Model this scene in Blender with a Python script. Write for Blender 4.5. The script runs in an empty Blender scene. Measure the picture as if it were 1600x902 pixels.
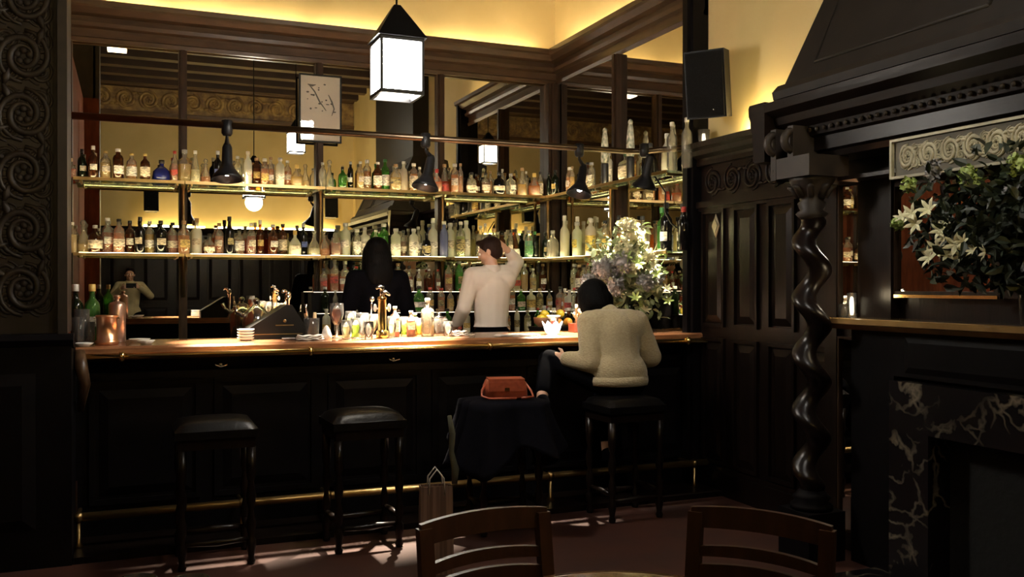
import bpy, bmesh, math, random
from mathutils import Vector, Matrix, Euler

C = bpy.context.scene
COL = C.collection
rnd = random.Random(7)
PI = math.pi

# ---------------------------------------------------------------- camera
F_PX, HORIZON, CAM_Z, YAW = 1430.0, 446.0, 1.45, math.radians(22.6)
cam_data = bpy.data.cameras.new('camera')
cam_data.sensor_width = 36.0
cam_data.lens = F_PX / 1600 * 36
cam_data.clip_start = 0.05
cam = bpy.data.objects.new('camera', cam_data)
COL.objects.link(cam)
cam.location = (0, 0, CAM_Z)
cam.rotation_euler = (math.radians(90 - 0.2), 0, -YAW)
C.camera = cam

# ---------------------------------------------------------------- world, exposure
C.view_settings.view_transform = 'Standard'
C.view_settings.look = 'None'
C.view_settings.gamma = 1
C.view_settings.use_curve_mapping = False
C.view_settings.exposure = 0.62
C.cycles.transparent_max_bounces = 20
C.cycles.max_bounces = 12
C.cycles.glossy_bounces = 6
C.cycles.sample_clamp_indirect = 6.0
world = bpy.data.worlds.new('world')
C.world = world
world.use_nodes = True
world.node_tree.nodes['Background'].inputs[0].default_value = (0.004, 0.004, 0.005, 1)
world.node_tree.nodes['Background'].inputs[1].default_value = 1.0
COVE, UPLIGHT, LANTERN, SPOT, SHELF, CEIL = 58.0, 130.0, 60.0, 2200.0, 28.0, 8.0


def lamp(name, kind, loc, energy, color, target=None, size=0.03, spot=60, blend=0.5, parent=None):
    d = bpy.data.lights.new(name, kind)
    d.energy = energy
    d.color = color
    d.shadow_soft_size = size
    if kind == 'SPOT':
        d.spot_size = math.radians(spot)
        d.spot_blend = blend
    o = bpy.data.objects.new(name, d)
    COL.objects.link(o)
    o.location = loc
    if target is not None:
        v = Vector(target) - Vector(loc)
        o.rotation_euler = v.to_track_quat('-Z', 'Y').to_euler()
    return o


# ---------------------------------------------------------------- pixel helpers (for reading positions off the photograph)
FWD = (math.sin(YAW), math.cos(YAW))
RGT = (math.cos(YAW), -math.sin(YAW))


def ray(px):
    a = (px - 800) / F_PX
    return FWD[0] + a * RGT[0], FWD[1] + a * RGT[1]


def atY(px, Y):
    dx, dy = ray(px)
    return dx / dy * Y


def atX(px, X):
    dx, dy = ray(px)
    return dy / dx * X


def depth(X, Y):
    return X * FWD[0] + Y * FWD[1]


def zat(py, X, Y):
    return CAM_Z + (HORIZON - py) / F_PX * depth(X, Y)


# ---------------------------------------------------------------- materials
MATS = {}


def _mat(name):
    m = bpy.data.materials.new(name)
    m.use_nodes = True
    m.node_tree.nodes.clear()
    MATS[name] = m
    return m, m.node_tree.nodes, m.node_tree.links


def pbr(name, col, rough=0.5, metal=0.0, col2=None, scale=8.0, stretch=(1, 1, 1), bump=0.0, coat=0.0,
        sheen=0.0, sub=0.0, detail=4.0, spec=0.5):
    if name in MATS:
        return MATS[name]
    m, N, L = _mat(name)
    out = N.new('ShaderNodeOutputMaterial')
    b = N.new('ShaderNodeBsdfPrincipled')
    L.new(b.outputs[0], out.inputs[0])
    b.inputs['Base Color'].default_value = (*col, 1)
    b.inputs['Roughness'].default_value = rough
    b.inputs['Metallic'].default_value = metal
    b.inputs['Coat Weight'].default_value = coat
    b.inputs['Sheen Weight'].default_value = sheen
    b.inputs['Specular IOR Level'].default_value = spec
    tc = N.new('ShaderNodeTexCoord')
    mp = N.new('ShaderNodeMapping')
    mp.inputs['Scale'].default_value = stretch
    L.new(tc.outputs['Object'], mp.inputs[0])
    nz = N.new('ShaderNodeTexNoise')
    nz.inputs['Scale'].default_value = scale
    nz.inputs['Detail'].default_value = detail
    L.new(mp.outputs[0], nz.inputs['Vector'])
    c2 = col2 if col2 else tuple(c * 0.72 for c in col)
    mx = N.new('ShaderNodeMix')
    mx.data_type = 'RGBA'
    cr = N.new('ShaderNodeMapRange')
    cr.inputs['From Min'].default_value = 0.35
    cr.inputs['From Max'].default_value = 0.65
    L.new(nz.outputs[0], cr.inputs[0])
    L.new(cr.outputs[0], mx.inputs['Factor'])
    mx.inputs['A'].default_value = (*col, 1)
    mx.inputs['B'].default_value = (*c2, 1)
    L.new(mx.outputs['Result'], b.inputs['Base Color'])
    if bump > 0:
        bp = N.new('ShaderNodeBump')
        bp.inputs['Strength'].default_value = bump
        bp.inputs['Distance'].default_value = 0.01
        L.new(nz.outputs[0], bp.inputs['Height'])
        L.new(bp.outputs[0], b.inputs['Normal'])
    return m


def emit(name, col, strength):
    if name in MATS:
        return MATS[name]
    m, N, L = _mat(name)
    out = N.new('ShaderNodeOutputMaterial')
    e = N.new('ShaderNodeEmission')
    e.inputs[0].default_value = (*col, 1)
    e.inputs[1].default_value = strength
    L.new(e.outputs[0], out.inputs[0])
    return m


def mirror_mat(name, col, rough=0.004, wave=0.0):
    if name in MATS:
        return MATS[name]
    m, N, L = _mat(name)
    out = N.new('ShaderNodeOutputMaterial')
    g = N.new('ShaderNodeBsdfGlossy')
    g.inputs[0].default_value = (*col, 1)
    g.inputs['Roughness'].default_value = rough
    if wave > 0:
        tc = N.new('ShaderNodeTexCoord')
        nz = N.new('ShaderNodeTexNoise')
        nz.inputs['Scale'].default_value = 1.6
        nz.inputs['Detail'].default_value = 0
        L.new(tc.outputs['Object'], nz.inputs['Vector'])
        bp = N.new('ShaderNodeBump')
        bp.inputs['Strength'].default_value = wave
        bp.inputs['Distance'].default_value = 0.01
        L.new(nz.outputs[0], bp.inputs['Height'])
        L.new(bp.outputs[0], g.inputs['Normal'])
    L.new(g.outputs[0], out.inputs[0])
    return m


def thin_glass(name, tint, milky=0.06, gloss=0.9, mcol=(1, 1, 1), rough=0.06):
    """bottle or sheet glass: tinted transparency, a mirror-like Fresnel skin and a little cloudiness"""
    if name in MATS:
        return MATS[name]
    m, N, L = _mat(name)
    out = N.new('ShaderNodeOutputMaterial')
    tr = N.new('ShaderNodeBsdfTransparent')
    tr.inputs[0].default_value = (*tint, 1)
    tl = N.new('ShaderNodeBsdfTranslucent')
    tl.inputs[0].default_value = (*mcol, 1)
    df = N.new('ShaderNodeBsdfDiffuse')
    df.inputs[0].default_value = (*mcol, 1)
    ad = N.new('ShaderNodeMixShader')
    ad.inputs[0].default_value = 0.5
    L.new(tl.outputs[0], ad.inputs[1])
    L.new(df.outputs[0], ad.inputs[2])
    m1 = N.new('ShaderNodeMixShader')
    m1.inputs[0].default_value = milky
    L.new(tr.outputs[0], m1.inputs[1])
    L.new(ad.outputs[0], m1.inputs[2])
    gl = N.new('ShaderNodeBsdfGlossy')
    gl.inputs['Roughness'].default_value = rough
    fr = N.new('ShaderNodeFresnel')
    fr.inputs[0].default_value = 1.5
    mu = N.new('ShaderNodeMath')
    mu.operation = 'MULTIPLY'
    mu.inputs[1].default_value = gloss
    L.new(fr.outputs[0], mu.inputs[0])
    m2 = N.new('ShaderNodeMixShader')
    L.new(mu.outputs[0], m2.inputs[0])
    L.new(m1.outputs[0], m2.inputs[1])
    L.new(gl.outputs[0], m2.inputs[2])
    L.new(m2.outputs[0], out.inputs[0])
    return m


def marble_mat(name):
    m, N, L = _mat(name)
    out = N.new('ShaderNodeOutputMaterial')
    b = N.new('ShaderNodeBsdfPrincipled')
    L.new(b.outputs[0], out.inputs[0])
    tc = N.new('ShaderNodeTexCoord')
    nz = N.new('ShaderNodeTexNoise')
    nz.inputs['Scale'].default_value = 2.2
    nz.inputs['Detail'].default_value = 5
    L.new(tc.outputs['Object'], nz.inputs['Vector'])
    va = N.new('ShaderNodeVectorMath')
    va.operation = 'MULTIPLY_ADD'
    va.inputs[1].default_value = (0.8, 0.8, 1.1)
    L.new(nz.outputs['Color'], va.inputs[0])
    L.new(tc.outputs['Object'], va.inputs[2])
    vo = N.new('ShaderNodeTexVoronoi')
    vo.feature = 'DISTANCE_TO_EDGE'
    vo.inputs['Scale'].default_value = 6.0
    L.new(va.outputs[0], vo.inputs['Vector'])
    mr = N.new('ShaderNodeMapRange')
    mr.inputs['From Min'].default_value = 0.0
    mr.inputs['From Max'].default_value = 0.10
    mr.inputs['To Min'].default_value = 1
    mr.inputs['To Max'].default_value = 0
    L.new(vo.outputs['Distance'], mr.inputs[0])
    n2 = N.new('ShaderNodeTexNoise')
    n2.inputs['Scale'].default_value = 3.0
    L.new(tc.outputs['Object'], n2.inputs['Vector'])
    m2 = N.new('ShaderNodeMapRange')
    m2.inputs['From Min'].default_value = 0.48
    m2.inputs['From Max'].default_value = 0.66
    L.new(n2.outputs[0], m2.inputs[0])
    mu = N.new('ShaderNodeMath')
    mu.operation = 'MULTIPLY'
    L.new(mr.outputs[0], mu.inputs[0])
    L.new(m2.outputs[0], mu.inputs[1])
    mx = N.new('ShaderNodeMix')
    mx.data_type = 'RGBA'
    mx.inputs['A'].default_value = (0.006, 0.005, 0.006, 1)
    mx.inputs['B'].default_value = (0.20, 0.17, 0.125, 1)
    L.new(mu.outputs[0], mx.inputs['Factor'])
    L.new(mx.outputs['Result'], b.inputs['Base Color'])
    b.inputs['Roughness'].default_value = 0.25
    return m


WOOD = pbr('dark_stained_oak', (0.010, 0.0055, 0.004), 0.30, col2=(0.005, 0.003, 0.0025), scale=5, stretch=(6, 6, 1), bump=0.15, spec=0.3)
WOODX = pbr('dark_stained_oak_horizontal', (0.009, 0.0055, 0.004), 0.34, col2=(0.005, 0.003, 0.0025), scale=5, stretch=(1, 1, 6), bump=0.12, spec=0.15)
CROWNW = pbr('brown_cornice_oak', (0.070, 0.038, 0.020), 0.33, col2=(0.045, 0.024, 0.013), scale=6, stretch=(1, 1, 5), bump=0.1, spec=0.3)
POSTW = pbr('brown_mullion_oak', (0.036, 0.019, 0.011), 0.45, col2=(0.022, 0.012, 0.007), scale=7, stretch=(6, 6, 1), spec=0.12)
REDW = pbr('lamp_reddened_lining', (0.15, 0.045, 0.023), 0.75, col2=(0.10, 0.03, 0.015), scale=5, stretch=(5, 5, 1), spec=0.05)  # red-brown wood with the lamp's red painted into the colour
BARTOP = pbr('polished_mahogany_counter', (0.30, 0.135, 0.060), 0.22, col2=(0.18, 0.075, 0.035), scale=7, stretch=(1, 9, 9), coat=0.5)
BLACKW = pbr('ebonised_panel', (0.005, 0.004, 0.0045), 0.55, col2=(0.003, 0.0025, 0.003), scale=6, spec=0.08)
CARVED = pbr('carved_dark_oak', (0.024, 0.017, 0.013), 0.55, col2=(0.014, 0.010, 0.008), scale=9, bump=0.1, spec=0.3)
PLASTER = pbr('ochre_plaster', (0.58, 0.445, 0.20), 0.85, col2=(0.52, 0.395, 0.17), scale=2.5, bump=0.05)
CEILW = pbr('dark_ceiling_wood', (0.05, 0.026, 0.015), 0.5, col2=(0.03, 0.016, 0.01), scale=4)
FRIEZE = pbr('gilt_frieze_plaster', (0.42, 0.28, 0.10), 0.55, col2=(0.16, 0.09, 0.04), scale=9, bump=0.3)
TERRA = pbr('terracotta_floor', (0.070, 0.024, 0.015), 0.5, col2=(0.045, 0.018, 0.014), scale=3.0, bump=0.05)
BRASS = pbr('polished_brass', (0.86, 0.60, 0.25), 0.2, metal=1.0, col2=(0.80, 0.54, 0.2))
RBRASS = pbr('worn_rail_brass', (0.86, 0.62, 0.28), 0.36, metal=1.0, col2=(0.80, 0.54, 0.2))
DBRASS = pbr('aged_brass', (0.42, 0.29, 0.13), 0.32, metal=1.0)
BRONZE = pbr('dark_bronze_tube', (0.10, 0.07, 0.045), 0.35, metal=1.0)
BLACKM = pbr('black_lacquered_steel', (0.005, 0.005, 0.006), 0.45, spec=0.2)
CHROME = pbr('bright_chrome', (0.85, 0.85, 0.88), 0.12, metal=1.0, col2=(0.8, 0.8, 0.83))
COPPER = pbr('brushed_copper', (0.90, 0.50, 0.30), 0.28, metal=1.0, col2=(0.82, 0.42, 0.24), scale=14)
LEATHER = pbr('black_leather', (0.004, 0.0035, 0.0035), 0.34, scale=60, bump=0.2, spec=0.3)
RLEATHER = pbr('red_brown_leather', (0.50, 0.115, 0.055), 0.35, col2=(0.38, 0.08, 0.04), scale=40, bump=0.15)
CHAIRW = pbr('brown_chair_wood', (0.070, 0.030, 0.020), 0.4, col2=(0.045, 0.019, 0.013), scale=6, stretch=(5, 5, 1))
CHINA = pbr('white_china', (0.80, 0.78, 0.74), 0.2, col2=(0.76, 0.74, 0.70))
LINEN = pbr('folded_white_linen', (0.72, 0.66, 0.60), 0.8, bump=0.2, scale=40)
PAPER = pbr('cream_print_paper', (0.66, 0.58, 0.47), 0.6, col2=(0.60, 0.52, 0.42), scale=3)
CARD = pbr('tan_card', (0.60, 0.42, 0.22), 0.7)
SKIN = pbr('skin', (0.60, 0.36, 0.25), 0.5, col2=(0.55, 0.31, 0.21), scale=10)
HAIRK = pbr('black_hair', (0.002, 0.0018, 0.002), 0.7, scale=90, stretch=(1, 1, 0.1), bump=0.5, spec=0.08)
HAIRB = pbr('dark_brown_hair', (0.018, 0.007, 0.005), 0.6, scale=90, stretch=(1, 1, 0.2), bump=0.5, spec=0.15)
SHIRT = pbr('white_cotton_shirt', (0.74, 0.66, 0.58), 0.85, col2=(0.68, 0.60, 0.52), scale=5, bump=0.15)
KNIT = pbr('cream_knit', (0.46, 0.38, 0.225), 0.95, col2=(0.36, 0.29, 0.165), scale=70, stretch=(1, 1, 2.5), bump=0.6, sheen=0.3)
DARKC = pbr('black_cloth', (0.002, 0.002, 0.0035), 0.9, scale=12, bump=0.2, spec=0.05)
NAVYC = pbr('midnight_coat_wool', (0.005, 0.005, 0.009), 0.9, scale=20, bump=0.3, spec=0.08)
LEAF = pbr('dark_green_leaf', (0.020, 0.032, 0.014), 0.5, col2=(0.010, 0.018, 0.008), scale=6)
LEAF2 = pbr('grey_green_leaf', (0.22, 0.26, 0.13), 0.45, col2=(0.12, 0.16, 0.07), scale=9)
PETALW = pbr('ivory_petal', (0.78, 0.76, 0.52), 0.6, col2=(0.66, 0.64, 0.40), scale=30)
PETALG = pbr('lime_petal', (0.42, 0.52, 0.16), 0.6, col2=(0.30, 0.40, 0.12), scale=30)
PETALH = pbr('dusty_lilac_petal', (0.30, 0.29, 0.30), 0.7, col2=(0.20, 0.20, 0.20), scale=40)
LEMON = pbr('lemon_skin', (0.80, 0.60, 0.05), 0.4, bump=0.2, scale=60)
ORANGE = pbr('orange_skin', (0.85, 0.36, 0.04), 0.4, bump=0.2, scale=60)
BOXW = pbr('red_brown_caddy_wood', (0.20, 0.055, 0.03), 0.4)
MIRROR = mirror_mat('old_bar_mirror', (0.64, 0.61, 0.53), 0.004, wave=0.02)
MIRROR2 = mirror_mat('clear_mantel_mirror', (0.62, 0.60, 0.54), 0.004)
SHEET = thin_glass('green_edge_shelf_glass', (0.86, 0.93, 0.84), 0.10, 0.8, (0.55, 0.75, 0.5))
CLEAR = thin_glass('clear_drinking_glass', (0.93, 0.93, 0.90), 0.10, 1.0, (0.9, 0.85, 0.8))
MARBLE = marble_mat('black_veined_marble')
COVEM = emit('warm_cove_tube', (1.0, 0.80, 0.47), COVE)
UPM = emit('warm_uplight_tube', (1.0, 0.78, 0.36), UPLIGHT)
LANTM = emit('glowing_lantern_glass', (1.0, 0.95, 0.86), LANTERN)
SHELFM = emit('warm_shelf_light', (1.0, 0.80, 0.42), SHELF)
RISERM = emit('added_riser_fill', (1.0, 0.82, 0.55), 3.5)  # added glow that brightens the riser bottles, no real strip lamp
BULB = emit('lit_spot_bulb', (1.0, 0.93, 0.80), 25.0)
CEILM = emit('lit_ceiling_panel', (1.0, 0.86, 0.62), CEIL)
CANDLE = emit('glowing_lotus_glass', (1.0, 0.93, 0.82), 2.2)
CANDLE2 = emit('glowing_votive_glass', (1.0, 0.86, 0.62), 2.0)


# ---------------------------------------------------------------- mesh collector
class MB:
    def __init__(s):
        s.v, s.f, s.sm = [], [], []

    def add(s, vs, fs, smooth=False):
        n = len(s.v)
        s.v += [tuple(v) for v in vs]
        s.f += [tuple(i + n for i in f) for f in fs]
        s.sm += [smooth] * len(fs)
        return s

    def box(s, a, b, M=None):
        x0, y0, z0 = a
        x1, y1, z1 = b
        vs = [(x0, y0, z0), (x1, y0, z0), (x1, y1, z0), (x0, y1, z0), (x0, y0, z1), (x1, y0, z1), (x1, y1, z1), (x0, y1, z1)]
        if M is not None:
            vs = [M @ Vector(v) for v in vs]
        return s.add(vs, [(3, 2, 1, 0), (4, 5, 6, 7), (0, 1, 5, 4), (1, 2, 6, 5), (2, 3, 7, 6), (3, 0, 4, 7)])

    def frame(s, a, b, w, axis):
        """a rectangular picture-frame moulding of width w between corners a and b; axis = thin axis"""
        a, b = list(a), list(b)
        u, v = [i for i in range(3) if i != axis]
        for (i, lo) in ((u, True), (u, False), (v, True), (v, False)):
            p, q = a[:], b[:]
            if lo:
                q[i] = a[i] + w
            else:
                p[i] = b[i] - w
            if i == v:
                p[u] += w
                q[u] -= w
            s.box(p, q)
        return s

    def bevel_panel(s, a, b, axis, sign, inset=0.03, rise=0.012):
        """raised-and-fielded panel on a wall face: a,b corners on the face plane"""
        u, v = [i for i in range(3) if i != axis]
        def P(cu, cv, h):
            p = [0, 0, 0]
            p[u], p[v], p[axis] = cu, cv, a[axis] + sign * h
            return p
        o = [P(a[u], a[v], 0), P(b[u], a[v], 0), P(b[u], b[v], 0), P(a[u], b[v], 0)]
        i = [P(a[u] + inset, a[v] + inset, rise), P(b[u] - inset, a[v] + inset, rise), P(b[u] - inset, b[v] - inset, rise), P(a[u] + inset, b[v] - inset, rise)]
        return s.add(o + i, [(0, 1, 5, 4), (1, 2, 6, 5), (2, 3, 7, 6), (3, 0, 4, 7), (4, 5, 6, 7)])

    def lathe(s, prof, seg=20, M=None, smooth=True, squash=None, closed=True):
        vs, fs = [], []
        for r, z in prof:
            for k in range(seg):
                a = 2 * PI * k / seg
                c, d = math.cos(a), math.sin(a)
                if squash:                       # rounded-square section
                    e = squash
                    m = (abs(c) ** e + abs(d) ** e) ** (-1 / e)
                    c, d = c * m, d * m
                vs.append((r * c, r * d, z))
        for i in range(len(prof) - 1):
            for k in range(seg):
                k2 = (k + 1) % seg
                fs.append((i * seg + k, i * seg + k2, (i + 1) * seg + k2, (i + 1) * seg + k))
        if closed:
            if prof[0][0] > 1e-5:
                fs.append(tuple(range(seg))[::-1])
            if prof[-1][0] > 1e-5:
                n = (len(prof) - 1) * seg
                fs.append(tuple(range(n, n + seg)))
        if M is not None:
            vs = [M @ Vector(v) for v in vs]
        return s.add(vs, fs, smooth)

    def tube(s, pts, r, seg=8, smooth=True, cap=True):
        pts = [Vector(p) for p in pts]
        rs = r if isinstance(r, (list, tuple)) else [r] * len(pts)
        vs, fs = [], []
        up = Vector((0.0123, 0.0321, 1.0)).normalized()
        t0 = (pts[1] - pts[0]).normalized()
        if abs(t0.dot(up)) > 0.95:
            up = Vector((1, 0.02, 0.01))
        nrm = (up - t0 * up.dot(t0)).normalized()
        for i, p in enumerate(pts):
            if i == 0:
                t = t0
            elif i == len(pts) - 1:
                t = (pts[i] - pts[i - 1]).normalized()
            else:
                t = (pts[i + 1] - pts[i - 1]).normalized()
            nrm = (nrm - t * nrm.dot(t)).normalized()
            bn = t.cross(nrm)
            for k in range(seg):
                a = 2 * PI * k / seg
                vs.append(p + (nrm * math.cos(a) + bn * math.sin(a)) * rs[i])
        for i in range(len(pts) - 1):
            for k in range(seg):
                k2 = (k + 1) % seg
                fs.append((i * seg + k, i * seg + k2, (i + 1) * seg + k2, (i + 1) * seg + k))
        if cap:
            fs.append(tuple(range(seg))[::-1])
            n = (len(pts) - 1) * seg
            fs.append(tuple(range(n, n + seg)))
        return s.add(vs, fs, smooth)

    def ell(s, c, r, seg=14, rings=9, M=None, smooth=True):
        vs, fs = [], []
        for i in range(1, rings):
            t = PI * i / rings
            for k in range(seg):
                a = 2 * PI * k / seg
                vs.append((r[0] * math.sin(t) * math.cos(a), r[1] * math.sin(t) * math.sin(a), -r[2] * math.cos(t)))
        n = len(vs)
        vs += [(0, 0, -r[2]), (0, 0, r[2])]
        for i in range(rings - 2):
            for k in range(seg):
                k2 = (k + 1) % seg
                fs.append((i * seg + k, i * seg + k2, (i + 1) * seg + k2, (i + 1) * seg + k))
        for k in range(seg):
            k2 = (k + 1) % seg
            fs.append((n, k2, k))
            b = (rings - 2) * seg
            fs.append((n + 1, b + k, b + k2))
        cv = Vector(c)
        vs = [cv + (M @ Vector(v) if M is not None else Vector(v)) for v in vs]
        return s.add(vs, fs, smooth)

    def cap(s, p0, p1, r0, r1, flat=1.0, side=None, seg=14):
        """tapered limb with round ends; flat squashes it along side"""
        p0, p1 = Vector(p0), Vector(p1)
        n = 6
        pts, rs = [], []
        d = (p1 - p0)
        ln = max(d.length, 1e-4)
        t = d / ln
        for i in range(n):
            a = PI / 2 * (1 - i / n)
            pts.append(p0 - t * r0 * math.sin(a))
            rs.append(max(r0 * math.cos(a), r0 * 0.05))
        pts.append(p0)
        rs.append(r0)
        pts.append(p1)
        rs.append(r1)
        for i in range(1, n + 1):
            a = PI / 2 * (i / n)
            pts.append(p1 + t * r1 * math.sin(a))
            rs.append(max(r1 * math.cos(a), r1 * 0.05))
        k0 = len(s.v)
        s.tube(pts, rs, seg)
        if flat != 1.0:
            sd = Vector(side).normalized()
            for i in range(k0, len(s.v)):
                v = Vector(s.v[i])
                q = (v - p0)
                ax = p0 + t * q.dot(t)
                o = v - ax
                o = o - sd * o.dot(sd) * (1 - flat)
                s.v[i] = tuple(ax + o)
        return s

    def sweep(s, prof, p0, p1, out):
        """moulding: prof = [(outward, height)], extruded from p0 to p1"""
        p0, p1, out = Vector(p0), Vector(p1), Vector(out)
        n = len(prof)
        vs = [p0 + out * a + Vector((0, 0, b)) for a, b in prof] + [p1 + out * a + Vector((0, 0, b)) for a, b in prof]
        fs = [(i, (i + 1) % n, n + (i + 1) % n, n + i) for i in range(n)]
        fs += [tuple(range(n))[::-1], tuple(range(n, 2 * n))]
        return s.add(vs, fs)

    def mesh(s, name):
        me = bpy.data.meshes.new(name)
        me.from_pydata(s.v, [], s.f)
        me.polygons.foreach_set('use_smooth', s.sm)
        me.update()
        return me

    def build(s, name, mat, parent=None, loc=None):
        me = s.mesh(name)
        me.materials.append(mat)
        return link(name, me, parent, loc)


def link(name, me, parent=None, loc=None):
    o = bpy.data.objects.new(name, me)
    COL.objects.link(o)
    if parent is not None:
        o.parent = parent
    if loc is not None:
        o.location = loc
    return o


def thing(name, label, cat, loc=(0, 0, 0), rz=0.0, group=None):
    o = bpy.data.objects.new(name, None)
    o.empty_display_size = 0.05
    COL.objects.link(o)
    o.location = loc
    o.rotation_euler = (0, 0, rz)
    return tag(o, label, cat, group)


def tag(o, label, cat, group=None):
    o['label'] = label
    o['category'] = cat
    if group:
        o['group'] = group
    return o


def struct(o):
    o['kind'] = 'structure'
    return o


def remeshed(mb, name, mat, parent, voxel=0.007, smooth=6, clip=None):
    """one continuous surface out of overlapping rounded volumes"""
    me = mb.mesh(name)
    o = bpy.data.objects.new(name + '_tmp', me)
    COL.objects.link(o)
    r = o.modifiers.new('r', 'REMESH')
    r.mode = 'VOXEL'
    r.voxel_size = voxel
    r.use_smooth_shade = True
    sm = o.modifiers.new('s', 'SMOOTH')
    sm.factor = 0.6
    sm.iterations = smooth
    dg = bpy.context.evaluated_depsgraph_get()
    dg.update()
    me2 = bpy.data.meshes.new_from_object(o.evaluated_get(dg))
    me2.name = name
    if clip is not None:
        bm = bmesh.new()
        bm.from_mesh(me2)
        bmesh.ops.bisect_plane(bm, geom=bm.verts[:] + bm.edges[:] + bm.faces[:], plane_co=(0, 0, clip), plane_no=(0, 0, -1), clear_outer=True)
        bm.to_mesh(me2)
        bm.free()
    bpy.data.objects.remove(o)
    me2.polygons.foreach_set('use_smooth', [True] * len(me2.polygons))
    me2.materials.clear()
    me2.materials.append(mat)
    return link(name, me2, parent)


def arc(c, r, a0, a1, n, plane='XZ', shrink=0.0):
    out = []
    for i in range(n + 1):
        t = i / n
        a = math.radians(a0 + (a1 - a0) * t)
        rr = r * (1 - shrink * t)
        u, v = rr * math.cos(a), rr * math.sin(a)
        if plane == 'XZ':
            out.append((c[0] + u, c[1], c[2] + v))
        elif plane == 'YZ':
            out.append((c[0], c[1] + u, c[2] + v))
        else:
            out.append((c[0] + u, c[1] + v, c[2]))
    return out


def scroll_relief(mb, origin, U, W, H, cell, r=0.012, proud=0.0):
    """carved scrollwork: C-scrolls, leaves and rosettes half sunk in a vertical face.
    origin = lower corner, U = unit vector along the face, W x H its size"""
    o, U = Vector(origin), Vector(U)
    Z = Vector((0, 0, 1))
    nu, nv = max(1, round(W / cell)), max(1, round(H / cell))
    cu, cv = W / nu, H / nv

    def put(u, v):
        return o + U * u + Z * v
    for i in range(nu):
        for j in range(nv):
            s = 1 if (i + j) % 2 == 0 else -1
            c0, c1 = (i + 0.5) * cu, (j + 0.5) * cv
            for q in (1, -1):
                pts, rs = [], []
                for k in range(27):
                    t = k / 26
                    a = t * PI * 2.6
                    rr = (0.46 - 0.36 * t) * cv
                    pts.append(put(c0 + s * q * (0.02 * cu + rr * math.sin(a) * 0.9 * cu / cv), c1 + q * (0.0 + rr * math.cos(a)) * s * 0.98))
                    rs.append(r * (0.55 + 0.75 * math.sin(PI * min(1, t * 1.1 + 0.05))))
                mb.tube(pts, rs, 7)
            for q in range(5):
                a = q * 2 * PI / 5 + 0.3
                p = put(c0 + 0.10 * cu * math.cos(a), c1 + 0.10 * cv * math.sin(a))
                mb.ell(p, (0.045 * cu + r * .4, r * 0.9, 0.045 * cv + r * .4), 8, 5)
            for q in (0, 1, 2, 3):
                a = PI / 4 + q * PI / 2
                p0 = put(c0 + 0.30 * cu * math.cos(a), c1 + 0.30 * cv * math.sin(a))
                p1 = put(c0 + 0.62 * cu * math.cos(a + 0.25 * s), c1 + 0.62 * cv * math.sin(a + 0.25 * s))
                pu, pv = (p1 - o).dot(U), (p1 - o).z
                if 0 < pu < W and 0 < pv < H:
                    mb.tube([p0, (p0 + p1) / 2, p1], [r * 0.4, r * 1.5, r * 0.3], 7)
    return mb

# ================================================================ THE ROOM
XR, YB, ZC = 3.85, 8.15, 5.0          # right wall, mirror wall, ceiling
XL, YN = -3.6, -0.75
BAY = [-0.46, 0.40, 1.53, 2.65, 3.80]   # mullions on the mirror wall
struct(MB().box((XL - 0.1, YN - 0.1, -0.05), (XR + 0.1, YB + 0.1, 0)).build('floor', TERRA))
cl = MB().box((XL - 0.1, YN - 0.1, ZC), (XR + 0.1, YB + 0.1, ZC + 0.05))
struct(cl.build('ceiling', CEILW))
bm_ = MB()
for k in range(9):
    y = YN + 0.35 + k * 0.62
    bm_.box((XL, y - 0.09, ZC - 0.16), (XR, y + 0.09, ZC))
    bm_.box((XL, y - 0.13, ZC - 0.05), (XR, y + 0.13, ZC))
struct(bm_.build('trim_ceiling_beams', CEILW))
struct(MB().box((XL - 0.1, YB, 0), (XR + 0.1, YB + 0.1, ZC)).build('wall_back', PLASTER))
struct(MB().box((XR, YN - 0.1, 0), (XR + 0.1, YB, ZC)).build('wall_right', PLASTER))
struct(MB().box((XL, YN - 0.1, 0), (XR, YN, ZC)).build('wall_front', PLASTER))
struct(MB().box((XL - 0.1, YN, 0), (XL, YB, ZC)).build('wall_left', PLASTER))
# partition behind the carved pillar, lined in red-brown wood, lamp red put into its colour
struct(MB().box((XL, 5.42, 0), (-0.62, 5.62, ZC)).build('wall_partition', PLASTER))
struct(MB().box((-0.80, 5.62, 0), (-0.60, YB, ZC)).build('wall_bar_end', PLASTER))
rl = MB().box((-0.60, 5.64, 0), (-0.46, YB - 0.001, 3.42))
rl.box((-0.60, 5.621, 0), (-0.31, 5.64, 3.42))
for y in (5.75, 6.95):
    rl.bevel_panel((-0.46, y, 1.2), (-0.46, y + 1.05, 3.2), 0, 1, 0.05, 0.015)
struct(rl.build('wall_bar_end_lining', REDW))


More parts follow.
